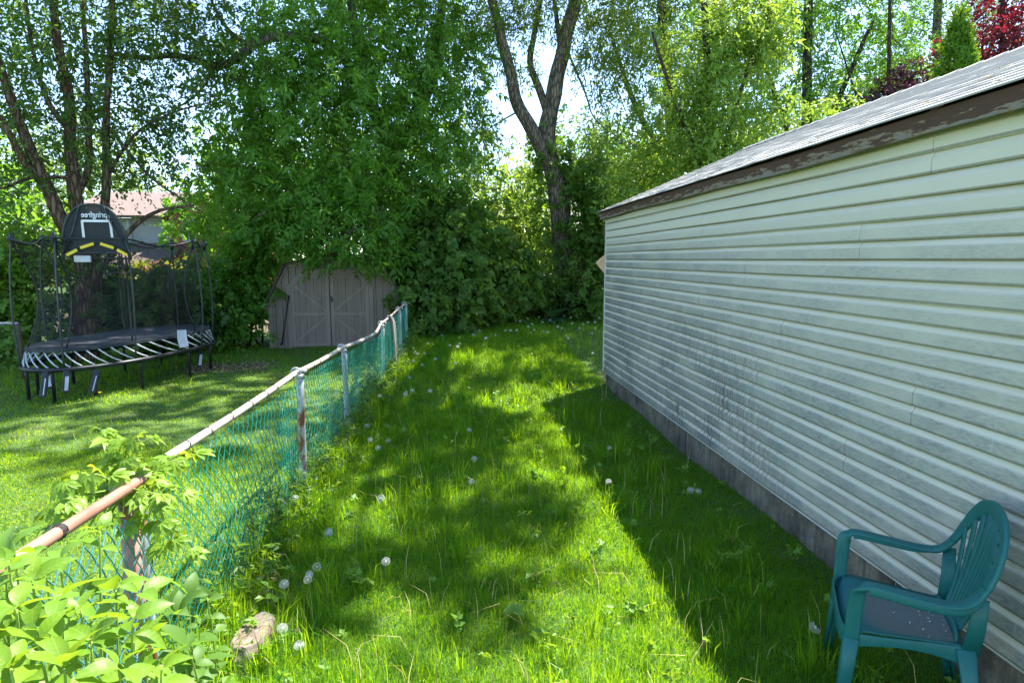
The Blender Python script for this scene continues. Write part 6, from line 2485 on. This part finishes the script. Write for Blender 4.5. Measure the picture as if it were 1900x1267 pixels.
def leafy_shrub(label, stems, leafset, mat_stem, pair_gap=0.055, name='leafy_shrub', reach=0.5, scale=1.0):
    tips = [at(*s) for s in stems]
    cx = sum(t.x for t in tips) / len(tips)
    cy = sum(t.y for t in tips) / len(tips)
    root = empty(name, label, 'shrub', (cx, cy, gzf(cx, cy)))
    off = Vector(root.location)
    mb = MB()
    for t in tips:
        b = Vector((cx + (t.x - cx) * 0.55, cy + (t.y - cy) * 0.55, off.z - 0.03))
        pts = catmull([b, b.lerp(t, 0.5) + Vector((random.uniform(-0.03, 0.03), random.uniform(-0.03, 0.03), 0.04)), t], 9)
        mb.tube(pts, list(np.linspace(0.006, 0.0022, len(pts))), 6)
        L = 0.0
        acc = 0.0
        k = 0
        ph = random.uniform(0, 6.28)
        for i in range(len(pts) - 1, 0, -1):
            seg = (pts[i] - pts[i - 1]).length
            acc += seg
            L += seg
            if i == len(pts) - 1 or acc >= pair_gap:
                acc = 0.0
                k += 1
                if L > reach:
                    break
                n_ = 2 if i < len(pts) - 1 else 4
                for q in range(n_):
                    a = ph + k * 1.57 + q * 6.283 / n_
                    el = 0.10 + (0.6 if L < 0.05 else 0) + random.uniform(-0.5, 0.35)
                    d = Vector((math.cos(a) * math.cos(el), math.sin(a) * math.cos(el), math.sin(el)))
                    me = leafset[3] if L < 0.02 else random.choice(leafset[:3])
                    place_leaf(me, pts[i] + d * 0.006, d, Vector((random.uniform(-0.6, 0.6), random.uniform(-0.6, 0.6), 1)), scale * random.uniform(0.65, 1.25), root, off)
    mb.v = [tuple(Vector(v) - off) for v in mb.v]
    mb.build('stems', mat_stem, root, True)
    return root


leafy_shrub('glossy yellow green shrub filling the near left corner', [
    (15, 1040, 1.35), (60, 1075, 1.40), (185, 985, 1.55), (110, 1110, 1.35), (30, 1130, 1.22), (150, 1130, 1.42), (215, 1095, 1.5), (245, 1150, 1.4), (70, 1190, 1.2), (170, 1190, 1.28),
    (280, 1180, 1.5), (120, 1240, 1.15), (20, 1240, 1.1), (220, 1240, 1.22), (300, 1240, 1.4), (260, 1100, 1.6), (-40, 1090, 1.3), (-30, 1180, 1.15)],
    gl, M['stem_green'], 0.040, reach=0.32)
gl2 = [leaf_mesh('leaf', M['leaf_vine'], L_, W_, 6, 0.28, c_, 0.8, 0.0) for L_, W_, c_ in ((0.085, 0.042, 0.45), (0.07, 0.04, 0.6), (0.10, 0.044, 0.35), (0.05, 0.025, 0.3))]
leafy_shrub('long leaved green plant at the left edge under the brown rail', [(30, 1050, 1.60), (-10, 1070, 1.45), (110, 1040, 1.75), (85, 1070, 1.65), (10, 1030, 1.7)], gl2, M['stem_green'], 0.05, 'leafy_plant', 0.30, 1.1)
gl3 = [leaf_mesh('leaf', M['leaf_ivy'], L_, W_, 6, 0.25, c_, 0.8) for L_, W_, c_ in ((0.085, 0.05, 0.35), (0.075, 0.045, 0.5), (0.10, 0.05, 0.25), (0.05, 0.03, 0.3))]
leafy_shrub('dark green broad leaved weed between the shrub and the stone', [(350, 1105, 2.3), (385, 1110, 2.4), (330, 1140, 2.1), (370, 1160, 2.2), (395, 1150, 2.5), (350, 1200, 2.0), (310, 1130, 2.2)], gl3, M['stem_green'], 0.06, 'broad_leaf_weed', 0.5, 1.0)
